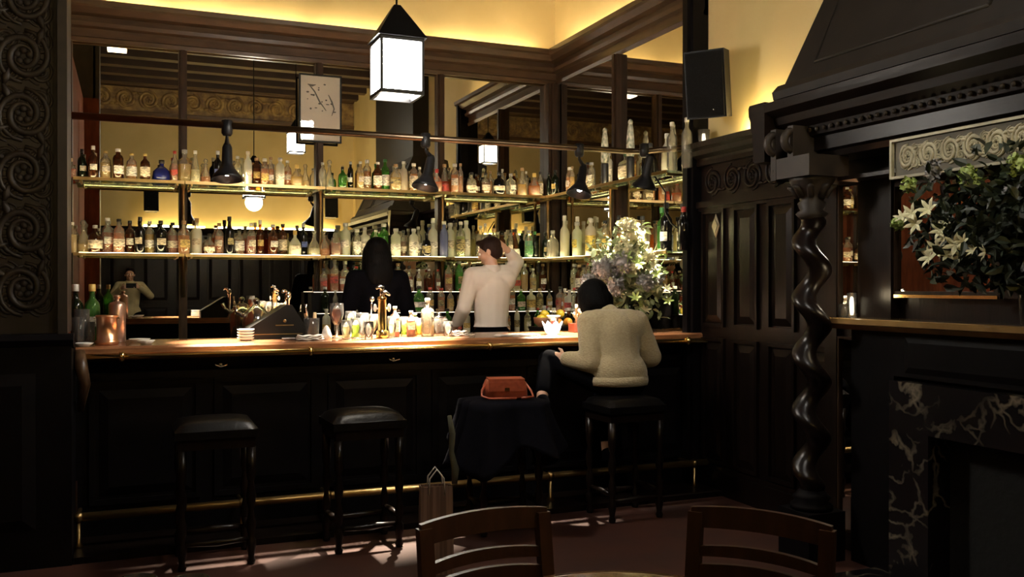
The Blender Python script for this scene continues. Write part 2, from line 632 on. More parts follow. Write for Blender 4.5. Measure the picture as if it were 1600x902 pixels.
def wainscot(name, p0, p1, out, ztop, panels, mat=WOOD, cuts=((0.20, 1.08), (1.16, 1.98)), zf=(2.06, 2.30)):
    """panelled wainscot along p0->p1 with raised panels, carved frieze band and a projecting cornice"""
    m = MB()
    out = Vector(out)
    p0, p1 = Vector(p0), Vector(p1)
    d = (p1 - p0)
    L_ = d.length
    U = d / L_
    axis = 0 if abs(out.x) > 0.5 else 1
    sign = 1 if out[axis] > 0 else -1
    a, b = p0, p1 + out * 0.06
    lo = [min(a[i], b[i]) for i in range(3)]
    hi = [max(a[i], b[i]) for i in range(3)]
    m.box((lo[0], lo[1], 0), (hi[0], hi[1], ztop - 0.10))
    w = L_ / panels
    for k in range(panels):
        for z0, z1 in cuts:
            q0 = p0 + U * (k * w + 0.05) + out * 0.061
            q1 = p0 + U * ((k + 1) * w - 0.05) + out * 0.061
            A = [min(q0[i], q1[i]) for i in range(3)]
            B = [max(q0[i], q1[i]) for i in range(3)]
            A[2], B[2] = z0, z1
            FA, FB = A[:], B[:]
            FB[axis] = A[axis] + sign * 0.022
            FA2 = [min(FA[i], FB[i]) for i in range(3)]
            FB2 = [max(FA[i], FB[i]) for i in range(3)]
            m.frame(FA2, FB2, 0.022, axis)
            A[2] += 0.03
            B[2] -= 0.03
            uu = 1 - axis
            A[uu] += 0.03
            B[uu] -= 0.03
            m.bevel_panel(A, B, axis, sign, 0.05, 0.016)
    for z0, z1, e in ((0, 0.16, 0.10), (0.16, 0.19, 0.085), (1.98, 2.00, 0.085), (2.00, 2.045, 0.105), (zf[1], zf[1] + 0.03, 0.10)):
        m.sweep([(0, z0), (e, z0), (e, z1), (0, z1)], p0, p1, out)
    m.sweep([(0, ztop - 0.13), (0.09, ztop - 0.13), (0.10, ztop - 0.10), (0.14, ztop - 0.08), (0.15, ztop - 0.05), (0.19, ztop - 0.035), (0.20, ztop), (0.18, ztop), (0, ztop - 0.02)], p0, p1, out)
    o = struct(m.build(name, mat))
    return o


WT = 2.45
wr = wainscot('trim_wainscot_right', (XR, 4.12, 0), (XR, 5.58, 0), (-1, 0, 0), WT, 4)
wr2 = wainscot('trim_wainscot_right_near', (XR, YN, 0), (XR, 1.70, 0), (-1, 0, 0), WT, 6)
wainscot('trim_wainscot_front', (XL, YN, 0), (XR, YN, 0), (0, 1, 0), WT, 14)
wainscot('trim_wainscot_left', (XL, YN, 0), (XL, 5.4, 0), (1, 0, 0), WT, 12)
wainscot('trim_wainscot_partition', (XL, 5.42, 0), (-1.42, 5.42, 0), (0, -1, 0), WT, 5)
fr = scroll_relief(MB(), (XR - 0.062, 4.18, 2.07), (0, 1, 0), 1.35, 0.22, 0.21, 0.010)
struct(fr.build('trim_wainscot_carving', WOODX))
# gilt frieze and picture rail on the wall behind the photographer (seen in the mirrors)
f2 = MB().box((XL, YN, 4.42), (XR, YN + 0.03, 4.84))
scroll_relief(f2, (XL + 0.1, YN + 0.03, 4.46), (1, 0, 0), 7.2, 0.36, 0.36, 0.022)
struct(f2.build('trim_frieze_front', FRIEZE))
struct(MB().sweep([(0, 4.34), (0.07, 4.36), (0.09, 4.42), (0, 4.44)], (XL, YN, 0), (XR, YN, 0), (0, 1, 0)).sweep([(0, 4.84), (0.12, 4.86), (0.16, 5.0), (0, 5.0)], (XL, YN, 0), (XR, YN, 0), (0, 1, 0)).build('trim_frieze_rails', CROWNW))

# uplight tubes lying on the wainscot cornices
k = 0
for (a, b, lab) in (((XR - 0.06, 4.68, WT + 0.02), (XR - 0.06, 5.08, WT + 0.02), 'warm light tube on the panelling cornice beside the black speaker and chimney hood'),
                    ((0.2, YN + 0.08, WT + 0.02), (1.2, YN + 0.08, WT + 0.02), 'warm light tube on the far cornice left end, seen in the bar mirror'),
                    ((1.35, YN + 0.08, WT + 0.02), (2.35, YN + 0.08, WT + 0.02), 'warm light tube on the far cornice middle, seen in the bar mirror'),
                    ((2.5, YN + 0.08, WT + 0.02), (3.5, YN + 0.08, WT + 0.02), 'warm light tube on the far cornice by the room corner, seen in the mirror'),
                    ((XR - 0.08, 0.2, WT + 0.02), (XR - 0.08, 1.4, WT + 0.02), 'warm light tube on the cornice of the near right wall')):
    tag(MB().tube([a, b], 0.016, 8).build('light_tube', UPM), lab, 'light', 'uplight tubes on the panelling cornice')

# ------------------------------------------------------------ crown cornice over the mirrors with cove light
ZB, ZT = 3.40, 3.70
prof = [(0, ZB), (0.035, ZB), (0.045, ZB + 0.03), (0.03, ZB + 0.04), (0.03, ZB + 0.105), (0.075, ZB + 0.115), (0.085, ZB + 0.145), (0.06, ZB + 0.15), (0.06, ZB + 0.195), (0.12, ZB + 0.205), (0.15, ZB + 0.25), (0.175, ZB + 0.262), (0.18, ZT), (0.15, ZT), (0.13, ZB + 0.235), (0, ZB + 0.235)]
struct(MB().sweep(prof, (-0.60, YB - 0.06, 0), (XR - 0.03, YB - 0.06, 0), (0, -1, 0)).build('trim_crown_back', CROWNW))
struct(MB().sweep(prof, (XR - 0.0, 5.56, 0), (XR - 0.0, YB - 0.06, 0), (-1, 0, 0)).build('trim_crown_right', CROWNW))
for i, (a, b) in enumerate(((-0.42, 0.33), (0.38, 1.42), (1.50, 2.50), (2.60, 3.60))):
    tag(MB().tube([(a, YB - 0.05, ZT - 0.025), (b, YB - 0.05, ZT - 0.025)], 0.014, 8).build('cove_tube', COVEM),
        'warm cove tube above the long mirror wall, %s' % ('nearest the carved pillar', 'second from the carved pillar', 'third from the carved pillar', 'last before the corner')[i], 'light', 'cove light tubes')
for i, (a, b) in enumerate(((5.62, 6.70), (6.78, 7.85))):
    tag(MB().tube([(XR - 0.05, a, ZT - 0.025), (XR - 0.05, b, ZT - 0.025)], 0.012, 8).build('cove_tube', COVEM),
        'warm cove light tube above the short mirror wall, %s' % ('near the black speaker', 'next to the corner')[i], 'light', 'cove light tubes')

# ------------------------------------------------------------ mullions / posts
YM = YB - 0.03      # mirror face on the back wall
XM = XR - 0.03      # mirror face on the right wall


def post(name, x0, y0, x1, y1, z0=0.92, z1=ZB, mat=POSTW):
    m = MB().box((x0, y0, z0), (x1, y1, z1))
    return struct(m.build(name, mat))


n = 1
for x in BAY[1:4]:
    m = MB().box((x - 0.032, YM - 0.05, 0.92), (x + 0.032, YM + 0.02, ZB))
    m.box((x - 0.018, YM - 0.065, 0.92), (x + 0.018, YM - 0.05, ZB))
    struct(m.build('trim_%d' % n, POSTW)); n += 1
m = MB().box((XR - 0.13, YM - 0.10, 0.92), (XR - 0.02, YM + 0.02, ZB))
m.box((XR - 0.10, YM - 0.12, 0.92), (XR - 0.06, YM - 0.10, ZB))
struct(m.build('trim_%d' % n, POSTW)); n += 1
YV = 6.81
m = MB().box((XM - 0.05, YV - 0.035, 0.92), (XM + 0.02, YV + 0.035, ZB))
m.box((XM - 0.065, YV - 0.018, 0.92), (XM - 0.05, YV + 0.018, ZB))
struct(m.build('trim_%d' % n, POSTW)); n += 1
m = MB().box((XM - 0.10, 5.56, 0.0), (XR, 5.68, ZT))
m.box((XM - 0.13, 5.59, 0.0), (XM - 0.10, 5.65, ZT))
struct(m.build('trim_%d' % n, BLACKW)); n += 1
m = MB().box((-0.46, YM - 0.05, 0.92), (-0.43, YM + 0.02, ZB))
struct(m.build('trim_%d' % n, POSTW)); n += 1

# ------------------------------------------------------------ mirrors
names = ['beside the red side panel', 'left of the framed print', 'right of the framed print', 'next to the room corner']
for i in range(4):
    m = MB().box((BAY[i], YM, 0.92), (BAY[i + 1], YB - 0.001, ZB + 0.02))
    tag(m.build('wall_mirror', MIRROR), 'tall antique mirror panel of the long back bar, ' + names[i], 'mirror', 'mirror panels behind the bottles')
for i, (a, b) in enumerate(((5.68, YV), (YV, YM - 0.02))):
    tag(MB().box((XM, a, 0.92), (XR - 0.001, b, ZB + 0.02)).build('wall_mirror', MIRROR),
        ('tall mirror panel on the short wall, behind the wine bottles and flowers', 'tall mirror panel on the short wall, next to the room corner')[i], 'mirror', 'mirror panels behind the bottles')

# ------------------------------------------------------------ carved pillar at the left
PX1, PY = -0.305, 5.30
cp = thing('carved_pillar', 'dark oak pillar carved with scrolling leaves at the left edge', 'pillar', (0, 0, 0))
MB().box((-1.30, PY + 0.02, 1.20), (PX1 - 0.04, PY + 0.32, ZC)).build('shaft', CARVED, cp)
scroll_relief(scroll_relief(MB(), (-1.26, PY + 0.02, 1.28), (1, 0, 0), 0.90, 3.6, 0.30, 0.015), (-1.26, PY + 0.022, 1.28), (1, 0, 0), 0.90, 3.6, 0.15, 0.008).build('carved_panel', CARVED, cp)
m = MB()
for x0, x1, yy in ((PX1 - 0.045, PX1, PY - 0.03), (PX1 - 0.06, PX1 - 0.045, PY - 0.005), (-1.36, -1.30, PY - 0.03)):
    m.box((x0, yy, 1.20), (x1, PY + 0.32, ZC))
m.build('edge_moulding', CARVED, cp)
m = MB().box((-1.40, PY - 0.06, 0), (PX1 + 0.02, PY + 0.32, 1.14))
m.sweep([(0, 1.12), (0.07, 1.14), (0.09, 1.17), (0.05, 1.20), (0, 1.20)], (-1.40, PY, 0), (PX1 + 0.03, PY, 0), (0, -1, 0))
m.bevel_panel((-1.2, PY - 0.062, 0.2), (-0.45, PY - 0.062, 1.0), 1, -1, 0.06, 0.02)
m.build('pedestal', BLACKW, cp)

# ------------------------------------------------------------ glass shelves with posts and lights
ZU, ZLW = 2.285, 1.700      # tops of the upper and lower shelves
SY0, SX0 = YB - 0.35, XR - 0.26
bayn = ['beside the red side panel', 'second bay of the long wall', 'third bay of the long wall', 'bay next to the corner']
for lv, zt in (('upper', ZU), ('lower', ZLW)):
    for i in range(4):
        x0 = BAY[i] + 0.004 if i else BAY[i] + 0.05
        x1 = BAY[i + 1] - 0.004 if i < 3 else XR - 0.14
        sh = tag(MB().box((x0, SY0, zt - 0.012), (x1, YM - 0.07, zt)).build('glass_shelf', SHEET),
                 '%s green-edged glass bottle shelf, %s' % (lv, bayn[i]), 'shelf', 'glass shelves of the back bar')
        for xx in (x0 + 0.05, x1 - 0.05):
            MB().box((xx - 0.008, SY0 + 0.03, zt - 0.030), (xx + 0.008, YM - 0.05, zt - 0.013)).build('bracket', DBRASS, sh)
        MB().box((x0, SY0 - 0.008, zt - 0.020), (x1, SY0, zt + 0.004)).build('brass_edge', DBRASS, sh)
        tag(MB().box((x0 + 0.04, SY0 + 0.006, zt + 0.0005), (x1 - 0.04, SY0 + 0.018, zt + 0.0055)).build('shelf_light', SHELFM),
            'warm light strip along front edge of %s shelf, %s' % (lv, bayn[i]), 'light', 'light strips on the bottle shelves')
    for i, (a, b) in enumerate(((5.70, YV - 0.004), (YV + 0.004, SY0 - 0.012))):
        bn = ('near the panelled wall', 'next to the corner')[i]
        sh = tag(MB().box((SX0, a, zt - 0.012), (XM - 0.07, b, zt)).build('glass_shelf', SHEET),
                 '%s glass bottle shelf on the short wall, %s' % (lv, bn), 'shelf', 'glass shelves of the back bar')
        for yy in (a + 0.05, b - 0.05):
            MB().box((SX0 + 0.03, yy - 0.008, zt - 0.030), (XM - 0.05, yy + 0.008, zt - 0.013)).build('bracket', DBRASS, sh)
        MB().box((SX0 - 0.008, a, zt - 0.020), (SX0, b, zt + 0.004)).build('brass_edge', DBRASS, sh)
        tag(MB().box((SX0 + 0.006, a + 0.04, zt + 0.0005), (SX0 + 0.018, b - 0.04, zt + 0.0055)).build('shelf_light', SHELFM),
            'warm light strip on the %s short-wall shelf, %s' % (lv, bn), 'light', 'light strips on the bottle shelves')
for i, (x, y) in enumerate(((BAY[1], YM - 0.085), (BAY[2], YM - 0.085), (BAY[3], YM - 0.085), (XM - 0.085, YV), (XR - 0.16, YM - 0.15))):
    m = MB()
    m.lathe([(0.014, 1.35), (0.014, 1.66), (0.02, 1.67), (0.02, 1.70), (0.013, 1.71), (0.013, 2.25), (0.02, 2.26), (0.02, 2.31), (0.008, 2.33), (0.004, 2.36)], 10, Matrix.Translation((x, y, 0)))
    tag(m.build('shelf_post', DBRASS), 'brass rod holding the glass shelves, %s' % ('first upright from the carved pillar', 'upright below the framed print', 'upright before the bartender in white', 'upright on the short mirror wall', 'upright in the room corner')[i], 'rod', 'brass shelf uprights')

# ------------------------------------------------------------ back counter and bottle risers
bc = thing('back_bar_counter', 'low dark back counter under the mirrors behind the bartenders', 'counter', (0, 0, 0))
m = MB().box((-0.455, 7.50, 0), (XR - 0.01, YM - 0.0, 0.86))
for k in range(7):
    m.bevel_panel((-0.2 + k * 0.58, 7.499, 0.12), (0.32 + k * 0.58, 7.499, 0.78), 1, -1, 0.04, 0.012)
m.build('cabinet', BLACKW, bc)
MB().box((-0.455, 7.46, 0.86), (XR - 0.01, YM, 0.905)).build('worktop', WOODX, bc)
m = MB().box((3.02, 6.30, 0), (XR - 0.01, 7.45, 0.86))
m.build('return_cabinet', BLACKW, bc)
MB().box((2.99, 6.28, 0.86), (XR - 0.01, 7.455, 0.905)).build('return_worktop', WOODX, bc)
RISE = [(7.62, 1.03), (7.78, 1.21), (7.94, 1.39)]
rs_ = thing('bottle_riser', 'dark three-step bottle riser on the back counter', 'riser', (0, 0, 0))
for i, (y, z) in enumerate(RISE):
    MB().box((1.42, y - 0.075, 0.906), (3.71, y + (0.075 if i < 2 else 0.09), z)).build('step', BLACKW, rs_)
    tag(MB().box((1.44, y - 0.073, z + 0.0005), (3.69, y - 0.064, z + 0.003)).build('riser_fill', RISERM), 'added dim fill strip at the front of the %s step of the long bottle riser' % ('lowest', 'middle', 'top')[i], 'light', 'added fill strips on the bottle risers')  # added fill strip along each step front
RISEX = [(3.40, 1.03), (3.56, 1.21), (3.70, 1.39)]
rs2 = thing('bottle_riser', 'dark three-step bottle riser under the short mirror wall', 'riser', (0, 0, 0))
for i, (x, z) in enumerate(RISEX):
    MB().box((x - 0.075, 6.30, 0.906), (x + (0.075 if i < 2 else 0.06), 7.50, z)).build('step', BLACKW, rs2)
    tag(MB().box((x - 0.073, 6.32, z + 0.0005), (x - 0.064, 7.48, z + 0.003)).build('riser_fill', RISERM), 'added dim fill strip at the front of the %s step of the short bottle riser' % ('lowest', 'middle', 'top')[i], 'light', 'added fill strips on the bottle risers')

# ------------------------------------------------------------ bar counter
bar = thing('bar_counter', 'long mahogany bar counter with brass hand rail and foot rail', 'bar', (0, 0, 0))
BX0, BX1, BZ = -0.28, XR - 0.065, 1.11
MB().sweep([(0, BZ - 0.055), (0.64, BZ - 0.055), (0.655, BZ - 0.04), (0.655, BZ - 0.012), (0.64, BZ), (0, BZ)], (BX0, 6.19, 0), (BX1, 6.19, 0), (0, -1, 0)).build('counter_top', BARTOP, bar)
m = MB().box((BX0, 5.70, 0.10), (BX1, 6.10, BZ - 0.055))
m.box((BX0, 5.72, 0), (BX1, 6.08, 0.10))
m.sweep([(0, 0.95), (0.03, 0.97), (0.10, 1.03), (0.12, 1.055), (0, 1.055)], (BX0, 5.70, 0), (BX1, 5.70, 0), (0, -1, 0))
for k in range(6):
    x0 = BX0 + 0.06 + k * 0.675
    m.frame((x0, 5.682, 0.20), (x0 + 0.60, 5.70, 0.90), 0.03, 1)
    m.bevel_panel((x0 + 0.05, 5.699, 0.25), (x0 + 0.55, 5.699, 0.85), 1, -1, 0.05, 0.014)
m.box((BX0, 5.66, 0.0), (BX1, 5.70, 0.14))
m.build('front_panel', BLACKW, bar)
m = MB().box((BX0, 5.25, 0.0), (BX1, 5.66, 0.035))
m.build('foot_step', WOODX, bar)
MB().tube([(BX0, 5.49, 1.055), (BX1, 5.49, 1.055)], 0.021, 12).build('hand_rail', BRASS, bar)
for px in (190, 485, 765, 1075):
    x = atY(px, 5.49)
    m = MB().tube([(x, 5.49, 1.055), (x, 5.56, 1.03), (x, 5.60, 1.03)], 0.011, 8)
    m.lathe([(0.028, -0.013), (0.030, 0), (0.028, 0.013)], 14, Matrix.Translation((x, 5.49, 1.055)) @ Matrix.Rotation(PI / 2, 4, 'Y'))
    m.build('rail_bracket', BRASS, bar)
MB().tube([(BX0, 5.46, 0.195), (BX1, 5.46, 0.195)], 0.024, 12).build('foot_rail', RBRASS, bar)
for px in (122, 378, 512, 860, 1085):
    x = atY(px, 5.46)
    m = MB().tube([(x, 5.46, 0.195), (x, 5.46, 0.06), (x, 5.46, 0.036)], [0.014, 0.012, 0.03], 10)
    m.tube([(x, 5.46, 0.195), (x, 5.66, 0.195)], 0.010, 8)
    m.ell((x, 5.46, 0.195), (0.031, 0.031, 0.031), 12, 8)
    m.build('rail_bracket', DBRASS, bar)
for px in (345, 615, 925):
    x = atY(px, 5.60)
    m = MB().tube([(x - 0.035, 5.615, 1.0), (x - 0.03, 5.575, 0.985), (x, 5.60, 0.972), (x + 0.03, 5.575, 0.985), (x + 0.035, 5.615, 1.0)], 0.005, 7)
    m.lathe([(0.014, 0), (0.012, 0.01)], 10, Matrix.Translation((x, 5.61, 0.985)) @ Matrix.Rotation(PI / 2, 4, 'X'))
    m.build('purse_hook', CHROME, bar)
m = MB()
m.tube([(BX0 + 0.02, 5.50, 1.08), (BX0 + 0.03, 5.42, 1.02), (BX0 + 0.05, 5.41, 0.92), (BX0 + 0.03, 5.5, 0.82), (BX0 + 0.02, 5.6, 0.76)], [0.03, 0.035, 0.03, 0.024, 0.018], 10)
m.build('end_bracket', CROWNW, bar)

# ------------------------------------------------------------ spot lamp pole
YP, ZP = 5.97, 2.45
ppts = [(-0.42, YP, ZP), (3.40, YP, ZP), (3.52, YP - 0.03, ZP), (3.76, 5.60, ZP)]
pole = MB().tube(ppts, 0.022, 12)
pole = tag(pole.build('lamp_pole', BRONZE), 'long dark bronze pole hung above the bar carrying the spot lamps', 'pole')


def spot_lamp(x, y, lab, tgt, power, zp=ZP, zl=2.13, col=(1.0, 0.86, 0.66), size=40):
    t = thing('spot_lamp', lab, 'lamp', (x, y, 0), 0, 'black spot lamps on the pole')
    MB().lathe([(0.024, zp - 0.065), (0.034, zp - 0.05), (0.034, zp + 0.03), (0.024, zp + 0.035)], 12).build('clamp', BLACKM, t)
    v = (Vector(tgt) - Vector((x, y, zl))).normalized()
    M_ = Matrix.Translation((0, 0, zl)) @ v.to_track_quat('-Z', 'Y').to_matrix().to_4x4()
    h = M_ @ Vector((0, 0, 0.20))
    MB().tube([(0, 0, zp - 0.05), (0, 0, zl + 0.24), h], [0.008, 0.010, 0.02], 8).build('stem', BLACKM, t)
    MB().lathe([(0.020, 0.215), (0.030, 0.19), (0.034, 0.08), (0.052, 0.045), (0.088, 0.0), (0.094, -0.02), (0.089, -0.02), (0.05, 0.035), (0.028, 0.06), (0.001, 0.07)], 24, M_, closed=False).build('lamp_shade', BLACKM, t)
    MB().ell((0, 0, 0), (0.024, 0.024, 0.024), 12, 8, M_ @ Matrix.Translation((0, 0, 0.028))).build('bulb', BULB, t)
    L_ = lamp('spot_beam', 'SPOT', Vector((x, y, 0)) + (M_ @ Vector((0, 0, -0.004))), power, col, tgt, 0.025, size, 0.9)
    return t


lx = [atY(355, YP), atY(665, YP), atY(905, YP)]
spot_lamp(lx[0], YP, 'black spot lamp on the pole above the plate stack', (lx[0] - 0.02, 5.78, BZ), SPOT * 0.55)
spot_lamp(lx[1], YP, 'black spot lamp on the pole above the brass tap', (lx[1] - 0.24, 5.86, BZ), SPOT, size=54)
spot_lamp(lx[2], YP, 'black spot lamp on the pole above the lotus candle', (lx[2] - 0.28, 5.80, BZ), SPOT * 0.7)
# clip lamp with curled cable at the end of the upper shelf lighting the flowers
fx, fy = 3.62, 5.86
spot_lamp(3.46, 5.80, 'small black spot lamp at the pole end above the flowers', (3.42, 5.92, 1.72), SPOT * 0.12, zl=2.18, size=70)
m = MB().tube([(3.50, 5.72, 2.24), (3.56, 5.67, 2.12), (3.55, 5.66, 1.98), (3.60, 5.66, 1.90), (3.66, 5.66, 1.86), (3.67, 5.66, 1.74)], 0.006, 6)
tag(m.build('lamp_cable', BLACKM), 'thin black cable curling down beside the wine bottles', 'cable')

# ------------------------------------------------------------ lantern
def lantern(x, y, z0, lab, rod_to):
    s = 0.115
    t = thing('pendant_lantern', lab, 'lantern', (x, y, z0))
    h = 0.31
    m = MB()
    for sx in (-1, 1):
        for sy in (-1, 1):
            m.box((sx * s - 0.007, sy * s - 0.007, 0), (sx * s + 0.007, sy * s + 0.007, h))
    for zz in (0, h - 0.02):
        for sx in (-1, 1):
            m.box((sx * s - 0.008, -s, zz), (sx * s + 0.008, s, zz + 0.022))
            m.box((-s, sx * s - 0.008, zz), (s, sx * s + 0.008, zz + 0.022))
    m.build('frame', BLACKM, t)
    m = MB()
    q = s - 0.004
    for sx in (-1, 1):
        m.box((sx * q - 0.002, -q, 0.022), (sx * q + 0.002, q, h - 0.02))
        m.box((-q, sx * q - 0.002, 0.022), (q, sx * q + 0.002, h - 0.02))
    m.build('glass_panes', LANTM, t)
    R_ = s + 0.022
    m = MB()
    vs = [(-R_, -R_, h), (R_, -R_, h), (R_, R_, h), (-R_, R_, h), (-0.018, -0.018, h + 0.20), (0.018, -0.018, h + 0.20), (0.018, 0.018, h + 0.20), (-0.018, 0.018, h + 0.20)]
    m.add(vs, [(3, 2, 1, 0), (4, 5, 6, 7), (0, 1, 5, 4), (1, 2, 6, 5), (2, 3, 7, 6), (3, 0, 4, 7)])
    m.build('roof', BLACKM, t)
    MB().tube([(0, 0, h + 0.19), (0, 0, rod_to - z0)], 0.006, 8).build('rod', BLACKM, t)
    return t


LX, LY = 1.36, 4.93
lantern(LX, LY, 2.49, 'glowing square lantern with black pyramid roof hanging over the bar', ZC)
lantern(2.28, 2.35, 3.42, 'second glowing lantern high in the room, seen only in the bar mirror', ZC)
lamp('lantern_glow', 'POINT', (LX, LY, 2.44), 14.0, (1.0, 0.86, 0.66), size=0.10)
# flush ceiling light (its reflection shows top left in the mirror); the one by the hood is added ambient light
for i, (x, y) in enumerate(((-0.17, 2.6), (3.0, 2.9))):
    t = thing('ceiling_light', ('small lit ceiling light reflected top left in the mirror', 'small added ceiling light in front of the chimney hood')[i], 'light', (x, y, ZC - 0.34), 0, 'ceiling lights')
    MB().box((-0.13, -0.13, 0.03), (0.13, 0.13, 0.34)).build('housing', CEILW, t)
    MB().box((-0.12, -0.12, 0.0), (0.12, 0.12, 0.03)).build('diffuser', CEILM, t)

# ------------------------------------------------------------ fireplace
FY0, FY1 = 1.74, 4.10
fp = thing('fireplace', 'tall dark oak fireplace with twisted columns, carved frieze and sloping hood', 'fireplace', (0, 0, 0))
m = MB().box((3.62, FY0, 0), (XR - 0.002, FY1, 2.20))
m.box((3.56, FY0 + 0.40, 0), (3.62, FY0 + 0.55, 2.05)).box((3.56, FY1 - 0.55, 1.24), (3.62, FY1 - 0.34, 2.05))
m.box((3.58, FY1 - 0.34, 1.24), (3.62, FY1 - 0.30, 2.0)).box((3.58, FY1 - 0.14, 0.1), (3.62, FY1 - 0.10, 2.0))
m.build('chimney_breast', WOOD, fp)
# entablature
ent = [(0, 2.13), (0.36, 2.13), (0.37, 2.16), (0.40, 2.17), (0.40, 2.24), (0.43, 2.25), (0.44, 2.30), (0.49, 2.33), (0.50, 2.37), (0.56, 2.40), (0.57, 2.445), (0.53, 2.46), (0, 2.46)]
m = MB()
m.sweep(ent, (3.78, FY0 - 0.05, 0), (3.78, FY1 + 0.02, 0), (-1, 0, 0))
m.sweep([(a * 0.25, b) for a, b in ent], (3.22, FY1 + 0.02, 0), (XR - 0.21, FY1 + 0.02, 0), (0, 1, 0))
m.build('cornice', WOODX, fp)
m = MB()
for k in range(44):
    y = FY0 + 0.03 + k * 0.053
    m.ell((3.335, y, 2.275), (0.010, 0.013, 0.013), 8, 6)
m.build('bead_moulding', CARVED, fp)
for yy in (FY0 + 0.10, FY1 - 0.10):
    m = MB()
    for w in (-0.07, 0.07):
        m.box((3.24, yy + w - 0.022, 2.02), (3.40, yy + w + 0.022, 2.30))
        m.tube(arc((3.25, yy + w, 2.22), 0.05, 60, 300, 12, 'XZ'), 0.022, 8)
        m.tube(arc((3.29, yy + w, 2.06), 0.035, 60, 300, 12, 'XZ'), 0.020, 8)
    m.build('corbel', CARVED, fp)
# twisted columns
for yy in (FY0 + 0.21, FY1 - 0.21):
    m = MB()
    vs, fs, seg, n_ = [], [], 20, 120
    for i in range(n_ + 1):
        z = 0.36 + 1.46 * i / n_
        a = -2 * PI * z / 0.30
        env = min(1, i / 6, (n_ - i) / 6)
        cx, cy = 0.040 * env * math.cos(a), 0.040 * env * math.sin(a)
        for k_ in range(seg):
            b_ = 2 * PI * k_ / seg
            vs.append((3.35 + cx + 0.064 * math.cos(b_), yy + cy + 0.064 * math.sin(b_), z))
    for i in range(n_):
        for k_ in range(seg):
            k2 = (k_ + 1) % seg
            fs.append((i * seg + k_, i * seg + k2, (i + 1) * seg + k2, (i + 1) * seg + k_))
    m.add(vs, fs, True)
    col = m.build('twisted_column', WOOD, fp)
    m = MB().box((3.23, yy - 0.12, 0), (3.47, yy + 0.12, 0.26))
    m.lathe([(0.11, 0.26), (0.11, 0.285), (0.085, 0.30), (0.10, 0.325), (0.08, 0.345), (0.06, 0.37)], 24, Matrix.Translation((3.35, yy, 0)))
    m.build('pedestal', BLACKW, fp)
    m = MB().lathe([(0.055, 1.80), (0.085, 1.83), (0.06, 1.85), (0.075, 1.885), (0.06, 1.90), (0.07, 1.93), (0.115, 2.0), (0.12, 2.02)], 24, Matrix.Translation((3.35, yy, 0)))
    for k_ in range(8):
        a = 2 * PI * k_ / 8
        m.tube([(3.35 + 0.065 * math.cos(a), yy + 0.065 * math.sin(a), 1.92), (3.35 + 0.10 * math.cos(a), yy + 0.10 * math.sin(a), 1.97), (3.35 + 0.125 * math.cos(a), yy + 0.125 * math.sin(a), 1.975)], [0.018, 0.02, 0.008], 7)
    m.box((3.22, yy - 0.13, 2.02), (3.48, yy + 0.13, 2.13))
    m.build('capital', CARVED, fp)
# hood
m = MB()
hb = [(3.26, FY0 + 0.02), (3.26, FY1 - 0.04), (XR - 0.002, FY1 - 0.04), (XR - 0.002, FY0 + 0.02)]
ht = [(3.62, FY0 + 0.14), (3.62, FY1 - 0.14), (XR - 0.002, FY1 - 0.14), (XR - 0.002, FY0 + 0.14)]
vs = [(x, y, 2.46) for x, y in hb] + [(x, y, 3.25) for x, y in ht] + [(x, y, ZC) for x, y in ht]
m.add(vs, [(0, 1, 2, 3)[::-1], (0, 4, 5, 1), (1, 5, 6, 2), (2, 6, 7, 3), (3, 7, 4, 0), (4, 8, 9, 5), (5, 9, 10, 6), (7, 11, 8, 4), (8, 11, 10, 9)])
m.sweep([(0, 2.46), (0.05, 2.46), (0.06, 2.50), (0.02, 2.54), (0, 2.54)], (3.29, FY0 + 0.02, 0), (3.29, FY1 - 0.03, 0), (-1, 0, 0))
for y0, y1 in ((FY0 + 0.2, FY0 + 0.95), (FY0 + 1.05, FY1 - 0.25)):
    m.tube([(3.34, y0, 2.63), (3.34, y1, 2.63), (3.575, y1, 3.15), (3.575, y0, 3.15), (3.34, y0, 2.63)], 0.012, 6)
m.build('hood', BLACKW if False else pbr('hood_wood', (0.012, 0.009, 0.007), 0.6, spec=0.2), fp)
# carved frieze: light painted into the relief, shade into the ground
FZ0, FZ1 = 2.045, 2.215
m = MB().box((3.44, 2.50, 1.985), (3.62, 3.40, 2.13))
m.box((3.44, 2.50, 2.0), (3.62, FY1 - 0.3, 2.02))
m.build('frieze_backing', WOOD, fp)
FRZ = pbr('lit_grey_carving', (0.40, 0.37, 0.25), 0.5, col2=(0.24, 0.22, 0.14), scale=12, bump=0.15)
MB().box((3.398, 2.48, 1.975), (3.43, 3.36, 2.135)).build('frieze_ground', pbr('shaded_olive_ground', (0.09, 0.08, 0.05), 0.6), fp)
m = MB()
m.frame((3.38, 2.46, 1.96), (3.40, 3.38, 2.15), 0.012, 0)
scroll_relief(m, (3.395, 2.50, 1.99), (0, 1, 0), 0.84, 0.135, 0.125, 0.007)
scroll_relief(m, (3.395, 2.51, 1.995), (0, 1, 0), 0.82, 0.125, 0.062, 0.0035)
m.build('carved_frieze', FRZ, fp)
